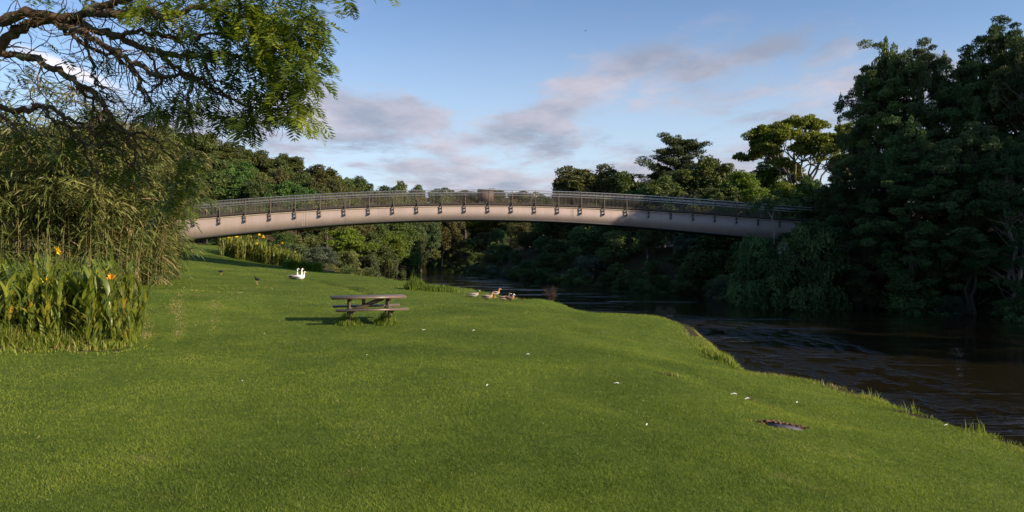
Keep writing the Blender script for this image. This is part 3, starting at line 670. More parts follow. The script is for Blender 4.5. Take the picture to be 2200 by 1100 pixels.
    for px, top, Y, lab in [(1630, 495, 52, 'small round bush poking up before the lower right edge of the girder'), (1745, 470, 50, 'deep green bush hiding the right end of the girder'), (1715, 500, 49, 'deep green bush just below the right end of the girder')]:
        put(px, top, Y, 95, 'bush', 'k', '', label=lab, group=None, hmin=1.2)
    for i, (px, pt, pb, Y, lab) in enumerate([(1988, 452, 575, 49.0, 'slim tree whose pale bare trunk shows brightest against the dark wood'), (1960, 470, 560, 50, 'slimmer pale-trunked tree just left of the brightest pale trunk'), (2052, 430, 560, 48, 'leaning pale-trunked tree right of the brightest pale trunk')]):
        x = PX(px, Y); g0 = gz(x, Y); z1 = CZ + (HY - pt) / F * Y - g0; t = thing('slim_tree', (x, Y, g0), lab, 'tree', 0, 'slim pale-trunked trees in front of the dark wood'); tr = MB(); r = np.random.default_rng(i + 30); q = (.0, .0, .9, -.3)[i]
        tr.tube([(0, 0, -.3), (.06, 0, z1 * .4), (q * .4 - .05, 0, z1 * .8), (q, .1, z1 + 1.2), (q * 1.3, .2, z1 + 2.6)], [.075, .065, .055, .04, .02], 6)
        for k in range(5): a = r.random() * 6.28; h0 = z1 * (.75 + .1 * k); tr.tube([(q * h0 / z1 * .9, 0, h0), (q + math.cos(a) * .8, math.sin(a) * .6, h0 + .6), (q + math.cos(a) * 1.6, math.sin(a) * 1.2, h0 + .9)], [.03, .02, .01], 4)
        tr.obj('trunk', B_GREY, t); cr = MB()
        for k in range(18): c = (q + r.normal() * 1.0, r.normal() * .8, z1 + 1.6 + r.normal() * .7); blob_leaves(cr, r, c, (.6, .6, .32), 130, .17, .08, .4)
        cr.obj('crown', F_BANK, t)
    # bare dead branch seen through the railing
    t = thing('dead_tree', (PX(1180, 165), 165, gz(PX(1180, 165), 165)), 'pale dead tree with bare branches seen through the bridge railing', 'tree'); b = MB(); r = np.random.default_rng(4)
    q = lambda px, py: tuple(P(px, py, 165) - t.location)
    b.tube([(0, 0, -.5), q(1176, 450), q(1158, 428), q(1150, 420), q(1140, 412)], [.26, .22, .18, .12, .06], 5)
    for p2 in ((1128, 424), (1162, 408), (1138, 432), (1150, 402)): b.tube([q(1155, 424), q((1155 + p2[0]) / 2, (424 + p2[1]) / 2 - 3), q(*p2)], [.05, .035, .015], 4)
    b.obj('trunk', B_PALE, t)
right_bank()

# ------------------------------------------------------------ bridge
def build_bridge():
    org = Vector((B0[0], B0[1], 0))
    M_GIRD, g, p, out = newmat('girder_paint'); tc = g.n.new('ShaderNodeTexCoord'); v = tc.outputs['Object']
    x, y, z = g.sep(v)
    n = g.noise(g.comb(g.math('MULTIPLY', x, 1.0), y, g.math('MULTIPLY', z, .25)), 1.3, 5, .6); n2 = g.noise(v, .25, 3, .5); st = g.noise(g.comb(g.math('MULTIPLY', x, 3.5), y, g.math('MULTIPLY', z, .25)), 1.0, 4, .6)
    c = g.ramp(n, [(.3, (.27, .212, .193)), (.7, (.325, .256, .234))]); c = g.mix(g.math('MULTIPLY', g.mapr(n2, .4, .65), .35), c, (.32, .265, .215)); c = g.mix(g.math('MULTIPLY', g.mapr(st, .54, .72), .38), c, (.24, .20, .18))
    g.l.new(c, p.inputs['Base Color']); p.inputs['Roughness'].default_value = .6
    M_FLANGE = plain('lower_flange_dark', (.05, .05, .048), .6); M_LIP = plain('deck_edge_steel', (.50, .42, .33), .5)
    M_BROWN = plain('dark_brown_timber', (.055, .038, .032), .7, bump=.3); M_STEEL = plain('galvanised_steel', (.62, .60, .56), .32, .85); M_BAL = plain('baluster_steel', (.10, .085, .075), .45, .3)
    M_POST = plain('bronze_brown_post', (.07, .05, .042), .65, .1); M_DECK = plain('deck_boards', (.16, .13, .10), .8)
    root = thing('footbridge', org, 'long arched footbridge with pinkish steel girder and slatted metal railing over the river', 'bridge', BT)
    top = [bz_from(a, b) for a, b in [(380, 475.8), (530, 464.2), (680, 453.8), (820, 447.0), (960, 443.8), (1050, 443.6), (1160, 445.2), (1260, 448.8), (1370, 453.8), (1480, 460.8), (1590, 468.4), (1690, 476.2)]]
    bot = [bz_from(a, b) for a, b in [(380, 516.8), (440, 510.6), (560, 497.2), (680, 486), (800, 478.4), (960, 472.4), (1050, 472.4), (1160, 475.0), (1260, 479.4), (1370, 487.8), (1480, 497.6), (1600, 508.6), (1660, 514.6)]]
    ft = np.poly1d(np.polyfit(*zip(*top), 4)); fb = np.poly1d(np.polyfit(*zip(*bot), 4))
    t0, t1 = -37.0, 28.5; ts = np.linspace(t0, t1, 132)
    def zt(t):   # linear beyond the fitted stretch
        t = np.asarray(t, float); c = np.clip(t, -28, 25); return ft(c) + ft.deriv()(c) * (t - c)
    def zb(t): t = np.asarray(t, float); c = np.clip(t, -28, 24); return fb(c) + fb.deriv()(c) * (t - c)
    WD = 2.4
    def strip(b, y0, y1, lo, hi, tone=.5):
        n = len(ts); v = np.concatenate([np.stack([ts, np.full(n, yy), zz], 1) for yy, zz in ((y0, lo), (y1, lo), (y1, hi), (y0, hi))])
        f = []
        for i in range(n - 1):
            for k in range(4): q = (k + 1) % 4; f.append((k * n + i, k * n + i + 1, q * n + i + 1, q * n + i))
        b.add(v, f, tone); b.add(v[[0, n, 2 * n, 3 * n]], [(0, 1, 2, 3)]); b.add(v[[n - 1, 2 * n - 1, 3 * n - 1, 4 * n - 1]], [(3, 2, 1, 0)])
    Tz, Bz = zt(ts), zb(ts)
    for yy, s in ((-.10, -1), (WD - .2, 1)):
        b = MB(); strip(b, yy, yy + .30, Bz + .09, Tz - .02); b.obj('girder', M_GIRD, root)
        b = MB(); strip(b, yy - .06, yy + .36, Bz - .03, Bz + .088); b.obj('bottom_flange', M_FLANGE, root)  # bottom flange coloured near black, much darker than the girder
    # thin joint lines and rivet rows on the camera side
    b = MB()
    for i in range(len(POSTS)):
        if i % 2 == 0: t = POSTS[i] + .03; b.box((t, -.104, (zt(t) + zb(t)) / 2 + .02), (.018, .006, float(zt(t) - zb(t)) - .16))
    for px in (655, 1230):
        t = bt_from_px(px); b.box((t + .07, -.105, (zt(t) + zb(t)) / 2 + .02), (.016, .008, float(zt(t) - zb(t)) - .18))
        h = float(zt(t) - zb(t)) - .2
        for k in range(14):
            for dx in (-.18, -.05, .19) if px < 700 else (-.12, -.02): b.box((t + dx, -.106, float(zb(t)) + .14 + h * k / 14), (.035, .012, .035), mat=1 if px < 700 else 0)
    b.obj('splice_plate', [plain('joint_grime', (.22, .18, .165), .8), M_LIP], root)
    b = MB(); strip(b, -.16, WD + .16, Tz + .0, Tz + .055); b.obj('deck_edge', M_LIP, root)
    b = MB(); strip(b, -.10, WD + .10, Tz + .06, Tz + .13); b.obj('deck', M_DECK, root)
    for s, yy in ((-1, -.20), (1, WD + .14)):
        b = MB(); strip(b, yy, yy + .06, Tz + .075, Tz + .28); b.obj('kerb_board', M_BROWN, root)
    RH = 1.36
    for s, yo in ((-1, -.27), (1, WD + .27)):
        rail = MB(); hand = MB()
        ins = -s
        rail.tube([(t, yo + ins * .10, zt(t) + RH) for t in ts], .026, 6); rail.obj('top_rail', M_STEEL, root, True)
        hand.tube([(t, yo + ins * .20, zt(t) + RH - .19) for t in ts], .025, 6); hand.obj('handrail', M_STEEL, root, True)
        for i, t in enumerate(POSTS):
            z = float(zt(t)); b = MB(); b.tube([(t, yo + ins * .02, z - .42), (t, yo, z - .1), (t, yo - ins * .02, z + .5), (t, yo, z + .95), (t, yo + ins * .07, z + 1.2), (t, yo + ins * .13, z + RH - .02)], [.042, .046, .046, .040, .034, .025], 6)
            b.box((t, yo + ins * .05, z - .42), (.12, .14, .17)); b.beam((t, yo, z - .1), (t, yo + ins * .17, z - .14), .07, .12)
            b.obj('railing_post', M_POST, root)
            if i < len(POSTS) - 1:
                b = MB()
                for k in range(1, 17):
                    tt = t + SP * k / 17; z2 = float(zt(tt)); w = .0075
                    for (ya, za), (yb, zb_) in zip(((yo + ins * .05, .16), (yo - ins * .0, .7), (yo + ins * .02, 1.05)), ((yo - ins * .0, .7), (yo + ins * .02, 1.05), (yo + ins * .09, RH - .02))):
                        b.add([(tt - w, ya, z2 + za), (tt + w, ya, z2 + za), (tt + w, yb, z2 + zb_), (tt - w, yb, z2 + zb_), (tt - w, ya + .02, z2 + za), (tt + w, ya + .02, z2 + za), (tt + w, yb + .02, z2 + zb_), (tt - w, yb + .02, z2 + zb_)], [(0, 1, 2, 3), (4, 7, 6, 5), (1, 5, 6, 2), (0, 3, 7, 4)])
                b.tube([(t, yo + ins * .03, zt(t) + .16), (t + SP, yo + ins * .03, zt(t + SP) + .16)], .014, 4)
                b.obj('baluster_panel', M_BAL, root)
    # concrete seat under the left landing
    t = -32.5; c = np.array((B0[0] + t * BD[0], B0[1] + t * BD[1])); zz = gz(*c)
    a = thing('bridge_abutment', (c[0], c[1], zz - .6), 'grey concrete abutment under the left end of the footbridge', 'abutment', BT); a.rotation_euler = (0, 0, BT)
    MB().box((0, 1.1, .5 * (float(zb(t)) - .04 - zz + .6)), (1.6, 3.0, float(zb(t)) - .04 - zz + .6)).obj('bearing_wall', plain('concrete', (.30, .28, .25), .85), a)
    t = 26.5; c = np.array((B0[0] + t * BD[0], B0[1] + t * BD[1])); zz = gz(*c)
    a = thing('bridge_abutment', (c[0], c[1], zz - .8), 'grey concrete abutment among bushes under the right end of the footbridge', 'abutment', BT)
    h = max(.6, float(zb(t)) - .04 - zz + .8); MB().box((0, 1.1, h / 2), (1.6, 3.0, h)).obj('bearing_wall', D.materials['concrete'], a)
    # information board / shelter panel on the deck
    t = bt_from_px(1048); z = float(zt(t)) + .13; c = (B0[0] + t * BD[0] - BN[0] * 1.9, B0[1] + t * BD[1] - BN[1] * 1.9, z)
    s = thing('display_board', c, 'brown display board with a capped top on the deck at mid-span', 'board', BT)
    MB().box((0, 0, .90), (1.30, .10, .95)).obj('panel', plain('brown_panel', (.075, .045, .036), .8), s)
    MB().box((0, 0, 1.435), (1.46, .30, .11)).obj('cap', plain('grey_cap', (.13, .115, .11), .7), s)
    for dx in (-.55, .55): MB().box((dx, 0, .21), (.09, .09, .42)).obj('leg', M_BROWN, s)
build_bridge()

# ------------------------------------------------------------ picnic table
def picnic():
    x, y = PX(791, 18.7), 18.7; rz = R(18)
    M, g, p, out = newmat('weathered_timber'); tc = g.n.new('ShaderNodeTexCoord'); X_, Y_, Z_ = g.sep(tc.outputs['Object'])
    n = g.noise(g.comb(g.math('MULTIPLY', X_, .8), g.math('MULTIPLY', Y_, 14), g.math('MULTIPLY', Z_, 14)), 2.2, 6, .65); n2 = g.noise(tc.outputs['Object'], 3, 4, .6)
    c = g.ramp(n, [(.3, (.055, .036, .027)), (.7, (.14, .095, .072))]); c = g.mix(g.math('MULTIPLY', g.mapr(n2, .45, .65), .5), c, (.10, .10, .06))
    g.l.new(c, p.inputs['Base Color']); p.inputs['Roughness'].default_value = .38; p.inputs['Specular IOR Level'].default_value = .5
    t = thing('picnic_table', (x, y, min(-.17, gz(x, y) + .02)), 'weathered brown wooden picnic table with two attached benches on the lawn', 'picnic table', rz)
    b = MB(); yy = -.36
    for k in range(5): b.box((0, yy + .07, .745 + (k % 2) * .002), (1.98 - (k % 3) * .01, .138, .045), tone=k / 5); yy += .145
    b.box((0, -.37, .735), (1.98, .018, .062))
    b.obj('tabletop', M, t)
    for s in (-1, 1):
        b = MB()
        for k in (0, 1): b.box((.03, s * (.66 + .15 * k), .44 + k * .002), (1.86, .145, .05))
        b.obj('bench', M, t)
    for ex in (-.52, .52):
        for s in (-1, 1):
            MB().beam((ex, s * .16, .69), (ex, s * .42, -.08), .045, .10).obj('leg', M, t)
        MB().beam((ex + .045, -.42, .385), (ex + .045, .42 + .38, .385), .05, .11).beam((ex + .045, -.42 - .38, .385), (ex + .045, -.42, .385), .052, .112).obj('bench_bearer', M, t)
        MB().beam((ex + .045, -.34, .69), (ex + .045, .34, .69), .05, .065).obj('top_bearer', M, t)
    MB().beam((-.46, 0, .36), (.42, 0, .70), .05, .11).obj('brace', M, t)
    MB().box((-.12, .05, .62), (.09, .07, .20)).obj('centre_block', M, t)
    return t
table = picnic()

# ------------------------------------------------------------ grass tufts and small plants
def tuft(name, x, y, n, h, sx, sy, label, mat=F_GRASS, t0=.3, t1=.7, w=.008, cat='grass tuft', rz=0, lean=.5, group=None, kind=None, seed=1):
    rng = np.random.default_rng(seed + int(abs(x * 100) + y * 10)); px_ = np.clip(rng.normal(size=n) * .5, -1.1, 1.1) * sx * .5; py_ = np.clip(rng.normal(size=n) * .5, -1.1, 1.1) * sy * .5
    c, s = math.cos(rz), math.sin(rz); gx = x + px_ * c - py_ * s; gy = y + px_ * s + py_ * c; z = ground(gx, gy)
    o = Vector((x, y, gz(x, y))); b = MB(); hh = h * (.45 + .6 * rng.random(n)) * (1 - .55 * np.clip((px_ / (sx * .55)) ** 2 + (py_ / (sy * .55)) ** 2, 0, 1)) * (.7 + .6 * vnoise(gx, gy, max(.12, sx * .18), 51)); a = rng.random(n) * 6.28; le = hh * lean * rng.random(n)
    base = np.stack([gx - x, gy - y, z - o.z - .02], 1); off = np.stack([np.cos(a) * le, np.sin(a) * le, hh], 1)
    sd_ = np.stack([-np.sin(a), np.cos(a), 0 * a], 1) * (w * (.6 + .8 * rng.random(n)))[:, None]
    mid = base + off * np.array([.35, .35, .6]); tip = base + off
    v = np.stack([base - sd_, base + sd_, mid + sd_ * .8, mid - sd_ * .8, tip], 1).reshape(-1, 3); k = np.arange(n)[:, None] * 5
    tn = np.repeat(t0 + (t1 - t0) * rng.random(n), 5)
    b.add(v, np.concatenate([k + np.array([[0, 1, 2, 3]])]), tn); b.f3.append((k + np.array([[3, 2, 4]])) + b.n - len(v)); b.m3.append(np.zeros(n))
    ob = b.obj(name, mat, loc=o); tag(ob, label, cat, group, 'stuff' if n < 80 else kind); return ob
def small():
    tp = table.location; c, s = math.cos(R(18)), math.sin(R(18))
    for ex, lab in ((-.5, 'long grass tuft round the left legs of the picnic table'), (.52, 'long grass tuft round the right legs of the picnic table')):
        tuft('grass_tuft', tp.x + ex * c, tp.y + ex * s - .18, 900, .33, .62, 1.0, lab, t0=.25, t1=.75, w=.006, rz=R(18))
    tuft('grass_clump', PX(895, 34), 34, 900, .75, 1.1, 1.0, 'tall arching grass clump with upright blades on the bank edge behind the picnic table', t0=.2, t1=.6, w=.014)
    tuft('grass_clump', PX(940, 33.5), 33.5, 1300, .38, 2.2, 1.2, 'long lower grass patch trailing right of the tall clump on the bank edge', t0=.2, t1=.6, w=.012)
    tuft('reed_stem', PX(884, 34.3), 34.3, 7, 1.15, .25, .2, 'few thin reed stems sticking up out of the tall grass clump', F_REED, .3, .7, .012, lean=.25, cat='reed')
    for px, py, d, n, h, sx, lab in [(1435, 812, 11.4, 70, .13, .42, 'dry yellowish grass tuft in the dip nearest the picnic table side'), (1610, 842, 10.4, 55, .10, .45, 'sparse yellow-green grass tuft in the middle of the dip'), (1662, 862, 9.9, 26, .10, .2, 'small pale weed tuft just past the middle of the dip')]:
        tuft('grass_tuft', PX(px, d), d, n, h, sx, .12, lab, F_REED, .45, .95, .007, group='dry tufts on the lawn', rz=-.3)
    for Y, lab in [(12.9, 'short dry reddish stalks on the bank rim in front of the sparkling water'), ]:
        tuft('dry_stalks', float(xl(np.array(Y))) - .25, Y, 60, .17, .9, .3, lab, F_REED, .6, 1.0, .007, cat='dry stalks', rz=-.9)
    tuft('grass_patch', 5.15, 16.6, 1500, .22, .8, 3.2, 'longer yellowish grass patch on the bank slope at the bend of the rim', F_GRASS, .4, .95, .009)
    rng = random.Random(9)
    for i, (Y, w_) in enumerate([(10.9, 'nearest of three'), (11.8, 'middle of three'), (9.7, 'arching over the water, closest to the right edge,')]):
        tuft('grass_tuft', float(xl(np.array(Y))) - .15, Y, 26, .26, .5, .2, f'long thin grass blades on the bank rim, {w_} along the right', F_GRASS, .5, .9, .006, group='rim tufts')
    # leafless twiggy shrub at the water
    t = thing('twiggy_shrub', (PX(1186, 29.3), 29.3, gz(PX(1186, 29.3), 29.3) - .1), 'leafless reddish-brown twiggy shrub at the water edge beside the ducks', 'shrub'); b = MB(); r = np.random.default_rng(2)
    for i in range(34):
        a = r.random() * 6.28; q = r.random(); e = np.array((math.cos(a) * .5 * q, math.sin(a) * .4 * q, .35 + .5 * r.random())); m = e * np.array((.4, .4, .55)); b.tube([(0, 0, 0), m, e], [.010, .007, .003], 3, cap=False)
        for k in range(3): b.tube([m + (e - m) * k / 3, m + (e - m) * k / 3 + r.normal(size=3) * .12 + np.array((0, 0, .08))], [.005, .002], 3, cap=False)
    b.obj('twigs', bark('reddish_twigs', (.035, .020, .015), (.08, .05, .038)), t)
    # clover and broad-leaf weeds scattered on the lawn
    # stone slab sunk in the turf with a rim of bare earth
    x, y = 3.18, 7.98; z = gz(x, y); t = thing('stone_slab', (x, y, z), 'flat dark grey slab sunk in the turf with a rim of brown earth', 'slab', R(-8)); b = MB()
    sl = float((gz(x + .2, y) - gz(x - .2, y)) / .4); b.box((0, 0, .003), (.38, .15, .02)); b.box((.0, .002, .0135), (.008, .145, .004)); o = b.obj('slab', plain('dark_slate', (.042, .042, .052), .7, var=.3, scale=25, bump=.4), t); o.rotation_euler = (0, -math.atan(sl), 0)
    r = np.random.default_rng(6); b = MB()
    for k in range(150):
        a = r.random() * 3.3 - .1; p_ = np.array((math.cos(a) * (.21 + r.normal() * .03), math.sin(a) * (.09 + r.normal() * .018) + .03, .012 + math.cos(a) * .26 * sl + r.random() * .015)); q = .010 + .014 * r.random()
        b.box(p_, (q * 1.5, q, q * .8), Matrix.Rotation(r.random() * 6, 3, 'Z'), tone=r.random())
    b.obj('earth_rim', plain('brown_earth', (.085, .045, .022), .95, var=.5, scale=40), t)
    # scraps and feathers
    M_F = plain('white_feather', (.62, .62, .60), .6)
    def feather(px, py, d, lab, sz=.055, rz=0.0):
        x, y = PX(px, d), d; t = thing('feather', gp(x, y, .035), lab, 'feather', rz, 'white feathers on the lawn'); b = MB(); n = 8
        pts = [(-sz + 2 * sz * i / n, 0, .012 * math.sin(3.14 * i / n)) for i in range(n + 1)]; w = [sz * .38 * math.sin(3.14 * (.08 + .9 * i / n)) for i in range(n + 1)]
        v = [(p_[0], s_ * w[i], p_[2] + (abs(s_) * -.006)) for i, p_ in enumerate(pts) for s_ in (-1, 0, 1)]; f = []
        for i in range(n):
            for k in range(2): f.append((i * 3 + k, i * 3 + k + 1, i * 3 + k + 4, i * 3 + k + 3))
        b.add(v, f); b.obj('vane', M_F, t); MB().tube([(-sz * 1.35, 0, 0)] + pts, .0016, 4).obj('quill', M_F, t)
    def dist(py, z=-.1): return (CZ - z) * F / (py - HY)
    for px, py, z, lab, sz, rz in [(1047, 830, 0, 'small white feather lying alone in the middle of the near lawn', .03, 1.2), (1577, 864, -.45, 'white feather lying left of the brighter one, above the dark slab', .045, .2), (1606, 875, -.45, 'bright white feather above the dark slab', .042, .5),
        (1713, 871, -.55, 'white feather beside the weeds right of the dip', .035, .9), (1325, 842, -.2, 'small white feather left of the dip in the lawn', .032, .1), (2033, 899, -.65, 'small white feather near the rim at the right', .03, .3), (1134, 770, -.1, 'tiny white feather on the open lawn right of the picnic table', .03, .2),
        (1390, 958, -.3, 'tiny white feather low on the lawn, left of the slab', .022, 1.0), (1018, 708, -.1, 'tiny white feather on the lawn below the ducks', .04, .7), (910, 706, -.1, 'tiny white feather just right of the picnic table', .04, .7)]:
        feather(px, py, dist(py, z), lab, sz, rz)
    for px, py, lab, c_, q in [(615, 847, 'curled reddish-brown dead leaf on the near lawn', (.12, .045, .03), .035), (510, 649, 'pale dry palm sheath lying on the lawn left of the picnic table', (.42, .34, .2), .16), (1083, 735, 'dark clod on the lawn right of the picnic table', (.03, .025, .02), .05)]:
        d = dist(py, 0); x = PX(px, d); t = thing('fallen_leaf' if q < .1 else 'palm_sheath', gp(x, d, .03), lab, 'leaf'); b = MB(); rr = np.random.default_rng(int(px)); v = []; n = 7
        for i in range(n):
            w = q * .35 * math.sin(3.14 * (i + .4) / n)
            for k in (-1, 0, 1): v.append((-q + 2 * q * i / (n - 1), k * w, .012 + .3 * w * k * k + rr.random() * .004))
        f = [(i * 3 + k, i * 3 + k + 1, i * 3 + k + 4, i * 3 + k + 3) for i in range(n - 1) for k in range(2)]; b.add(v, f); b.obj('blade', plain('dead_leaf', c_, .8), t)
    rg = np.random.default_rng(12); b = MB()
    # scattered daisies
    n = 14; th = (rg.random(n) - .5) * R(80); r_ = 6 + 34 * rg.random(n) ** 1.3; x = r_ * np.sin(th); y = r_ * np.cos(th); k = (lawn_fac(x, y) > .6) & (xl(y) - x > .3); x, y, r_ = x[k], y[k], r_[k]; z = ground(x, y)
    for a, c_, zz, rr in zip(x, y, z, r_):
        q = .006 + .0004 * rr; b.tube([(a, c_, zz), (a, c_, zz + .045)], .0012, 3, cap=False, tone=.3); b.leaves(np.array([[a, c_, zz + .048]]), np.array([[1, .2, 0.1]]), np.array([[0, -.5, 1.]]), q * 2, q * 2, .5, mat=1, shape=.5)
    o = b.obj('daisies', [F_GRASS, plain('daisy_white', (.7, .7, .66), .7)]); tag(o, 'tiny white daisies sprinkled over the lawn', 'daisies', kind='stuff')
small()

# ------------------------------------------------------------ cannas
def canna_proto(seed, flower=None, H=1.5, small=False):
    rng = np.random.default_rng(seed); fo = MB(); fl = MB(); st = 4 if not small else 2
    for s_ in range(st):
        bx, by = rng.normal(size=2) * .17; hh = H * (.65 + .35 * rng.random()); lx, ly = rng.normal(size=2) * .10
        fo.tube([(bx, by, -.05), (bx + lx * .5, by + ly * .5, hh * .5), (bx + lx, by + ly, hh * .8)], [.016, .013, .008], 5, tone=.3, cap=False)
        nl = 9
        for k in range(nl):
            a = rng.random() * 6.28; z0 = hh * (.05 + .72 * k / nl); L = .28 + .20 * rng.random(); W_ = L * (.14 + .08 * rng.random()); el = R(54 + 34 * rng.random()); t = .18 + .50 * rng.random()
            if rng.random() < .07: t = .84 + .16 * rng.random(); L *= .8
            elif rng.random() < .4: t = .64 + .08 * rng.random()
            o = np.array((bx + lx * z0 / hh, by + ly * z0 / hh, z0)); d = np.array((math.cos(a), math.sin(a), 0)); sd_ = np.array((-math.sin(a), math.cos(a), 0)); m = 6; v = []
            pet = o.copy(); e = el + .15; c_ = o.copy()
            for i in range(m + 1):
                u = i / m; w = W_ * .5 * (math.sin(math.pi * (u ** .75)) ** .8 if 0 < u < 1 else .02) + .004
                up = np.array((0, 0, 1.0)); nrm = -d * math.sin(e) + up * math.cos(e)
                tw = .25 * math.sin(a * 3 + u * 2)
                v += [c_ - sd_ * w + nrm * (w * .35 + tw * w), c_, c_ + sd_ * w + nrm * (w * .35 - tw * w)]
                c_ = c_ + (d * math.cos(e) + up * math.sin(e)) * L * 1.15 / m; e -= .10 + .10 * rng.random() * (u + .3)
            f = [(i * 3 + j, i * 3 + j + 1, i * 3 + j + 4, i * 3 + j + 3) for i in range(m) for j in range(2)]
            fo.add(v, f, np.clip(t + .05 * rng.normal(size=len(v)), 0, 1))
        if rng.random() < .6 or flower: # seed spike
            fo.tube([(bx + lx, by + ly, hh * .8), (bx + lx * 1.2, by + ly * 1.2, hh * 1.08)], [.008, .005], 4, tone=.35, cap=False)
            if not (flower and s_ == 0):
                for q in range(7): fo.leaves(np.array([[bx + lx * 1.1, by + ly * 1.1, hh * (.86 + .03 * q)]]) + rng.normal(size=(1, 3)) * .015, rng.normal(size=(1, 3)), rng.normal(size=(1, 3)), .05, .03, .02)
        if flower and s_ == 0:
            for q in range(12):
                dd = rdir(rng, 1, .5)[0]; fl.leaves(np.array([[bx + lx * 1.2, by + ly * 1.2, hh * 1.1]]) + dd * .05, dd[None], rng.normal(size=(1, 3)), .13, .07, rng.random(), fold=.2)
    return fo, fl
def canna():
    M_FO = foliage('orange_petal', [(0, (.75, .22, .01)), (1, (.95, .42, .02))], .3, .5, 0); M_FY = foliage('yellow_petal', [(0, (.75, .48, .02)), (1, (.90, .68, .05))], .3, .5, 0)
    protos = [canna_proto(s) for s in range(5)]
    meshes = [(a.mesh('leaves', F_CANNA), None) for a, _ in protos]
    fp = [canna_proto(20 + s, True, 1.62) for s in range(3)]; fme = [(a.mesh('leaves', F_CANNA), b.mesh('flower', M_FO if s < 1 else M_FY)) for s, (a, b) in enumerate(fp)]
    def plant(x, y, pair, label, group, sc=1, rz=0, mat=None):
        t = thing('canna_plant', gp(x, y, -.03), label, 'canna', rz, group, (sc, sc, sc))
        for me in pair:
            if me: o = D.objects.new(me.name.split('.')[0], me); COL.objects.link(o); o.parent = t
            if me and mat and me.name.startswith('leaves'): o.material_slots[0].link = 'OBJECT'; o.material_slots[0].material = mat
        return t
    rng = random.Random(11); g = 'canna plants massed in the near bed'
    n = 0
    for i in range(900):
        y = rng.uniform(12.9, 19.0); x = -y * rng.uniform(.565, .86); q = (x + .565 * y) / -y
        if q < .03 and y < 13.4: continue
        n += 1; q = .5
        plant(x, y, meshes[rng.randrange(5)], 'broad-leaved green canna without a flower in the dense bed at the left of the lawn', g, rng.uniform(.88, 1.20) * (.80 if y < 13.5 else 1.0), rng.uniform(0, 6))
        if n > 195: break
    for (px, py, d, k, lab) in [(228, 536, 13.8, 0, 'canna with an orange flower standing above the right side of the near bed'), (84, 520, 14.6, 1, 'canna with a yellow flower rising highest above the near bed at the left'), (128, 546, 14, 2, 'canna with a small yellow flower in the middle of the near bed')]:
        x = PX(px, d); t = plant(x, d, fme[k], lab, 'flowering cannas', 1, 0); h = CZ + (HY - py) / F * d - gz(x, d); s = h / 1.75; t.scale = (.9, .9, s)
    # far bed behind the bridge line
    g2 = 'canna plants in the far bed under the bridge'; k = 0
    for i in range(98):
        u = rng.random(); px = 478 + u * 165 + rng.uniform(-3, 3); Y = 64.0 + rng.random() * 5 + u * 1.0; x = PX(px, Y)
        isf = rng.random() < .30 - .25 * u
        me = fme[1 + i % 2] if isf else meshes[i % 5]
        sc = (1.55 if isf else 1.42) * rng.uniform(.88, 1.08) * (1 - .35 * sst(.6, 1.0, u))
        plant(x, Y, me, 'yellow-flowered canna among the others in the far bed under the bridge' if isf else 'flowerless canna in the long far bed under the left part of the bridge', 'yellow-flowered cannas in the far bed' if isf else g2, float(sc), rng.uniform(0, 6), F_REEDY)
    for i, px in enumerate((628, 652, 676)):
        x = PX(px, 63.5); t = tuft('green_clump', x, 63.5, 650, 1.05, 1.3, 1.2, f'low strap-leaved green clump right of the far canna bed, {("left", "middle", "right")[i]} of three', F_GREEN2, .3, .9, .035, cat='plant', lean=1.3, group='low green clumps')
    # long grass and litter round the near bed
    tuftargs = dict(lean=1.25)
    for i, (x, y, n_, h, sx, sy, mt, a, b_, lab, nm) in enumerate([
        (-9.9, 13.0, 4200, .50, 4.2, 1.1, F_GRASS, .3, .98, 'long ragged grass along the front edge of the near canna bed', 'long_grass'),
        (-10.0, 12.75, 2600, .15, 4.2, 1.3, F_DRY, .1, .9, 'brown dry litter and dead stalks along the foot of the near canna bed', 'dry_litter'),
        (-8.95, 15.7, 2200, .42, .7, 5.6, F_GRASS, .35, .9, 'long grass fringing the right side of the near canna bed', 'long_grass'),
        (-11.0, 14.9, 1500, .8, 3.6, 2.2, F_GRASS, .2, .8, 'long grass blades growing up between the near cannas', 'long_grass'),
        (-9.9, 12.75, 2600, .17, 5.0, 1.9, F_GRASS, .4, .95, 'low tangled weeds spilling from the near canna bed onto the lawn', 'long_grass'),
        (-12.6, 16.6, 3500, .35, 4.6, 5.6, F_DRY, .0, .5, 'dead brown leaves matted under the near cannas', 'leaf_litter')]):
        tuft(nm, x, y, n_, h, sx, sy, lab, mt, a, b_, rz=(.45 if i == 2 else 0), w=.010 if nm == 'long_grass' else .012, cat='grass' if nm == 'long_grass' else 'litter', kind='stuff', **tuftargs)
F_REEDY = foliage('canna_leaf_browning', [(0, (.06, .06, .018)), (.45, (.12, .145, .028)), (.75, (.19, .21, .04)), (1, (.28, .20, .05))], .3, .5, .3)
F_GREEN2 = foliage('strap_leaf', S((.04, .08, .012), (.09, .17, .02), (.14, .24, .03)), .3, .45, .1)
canna()

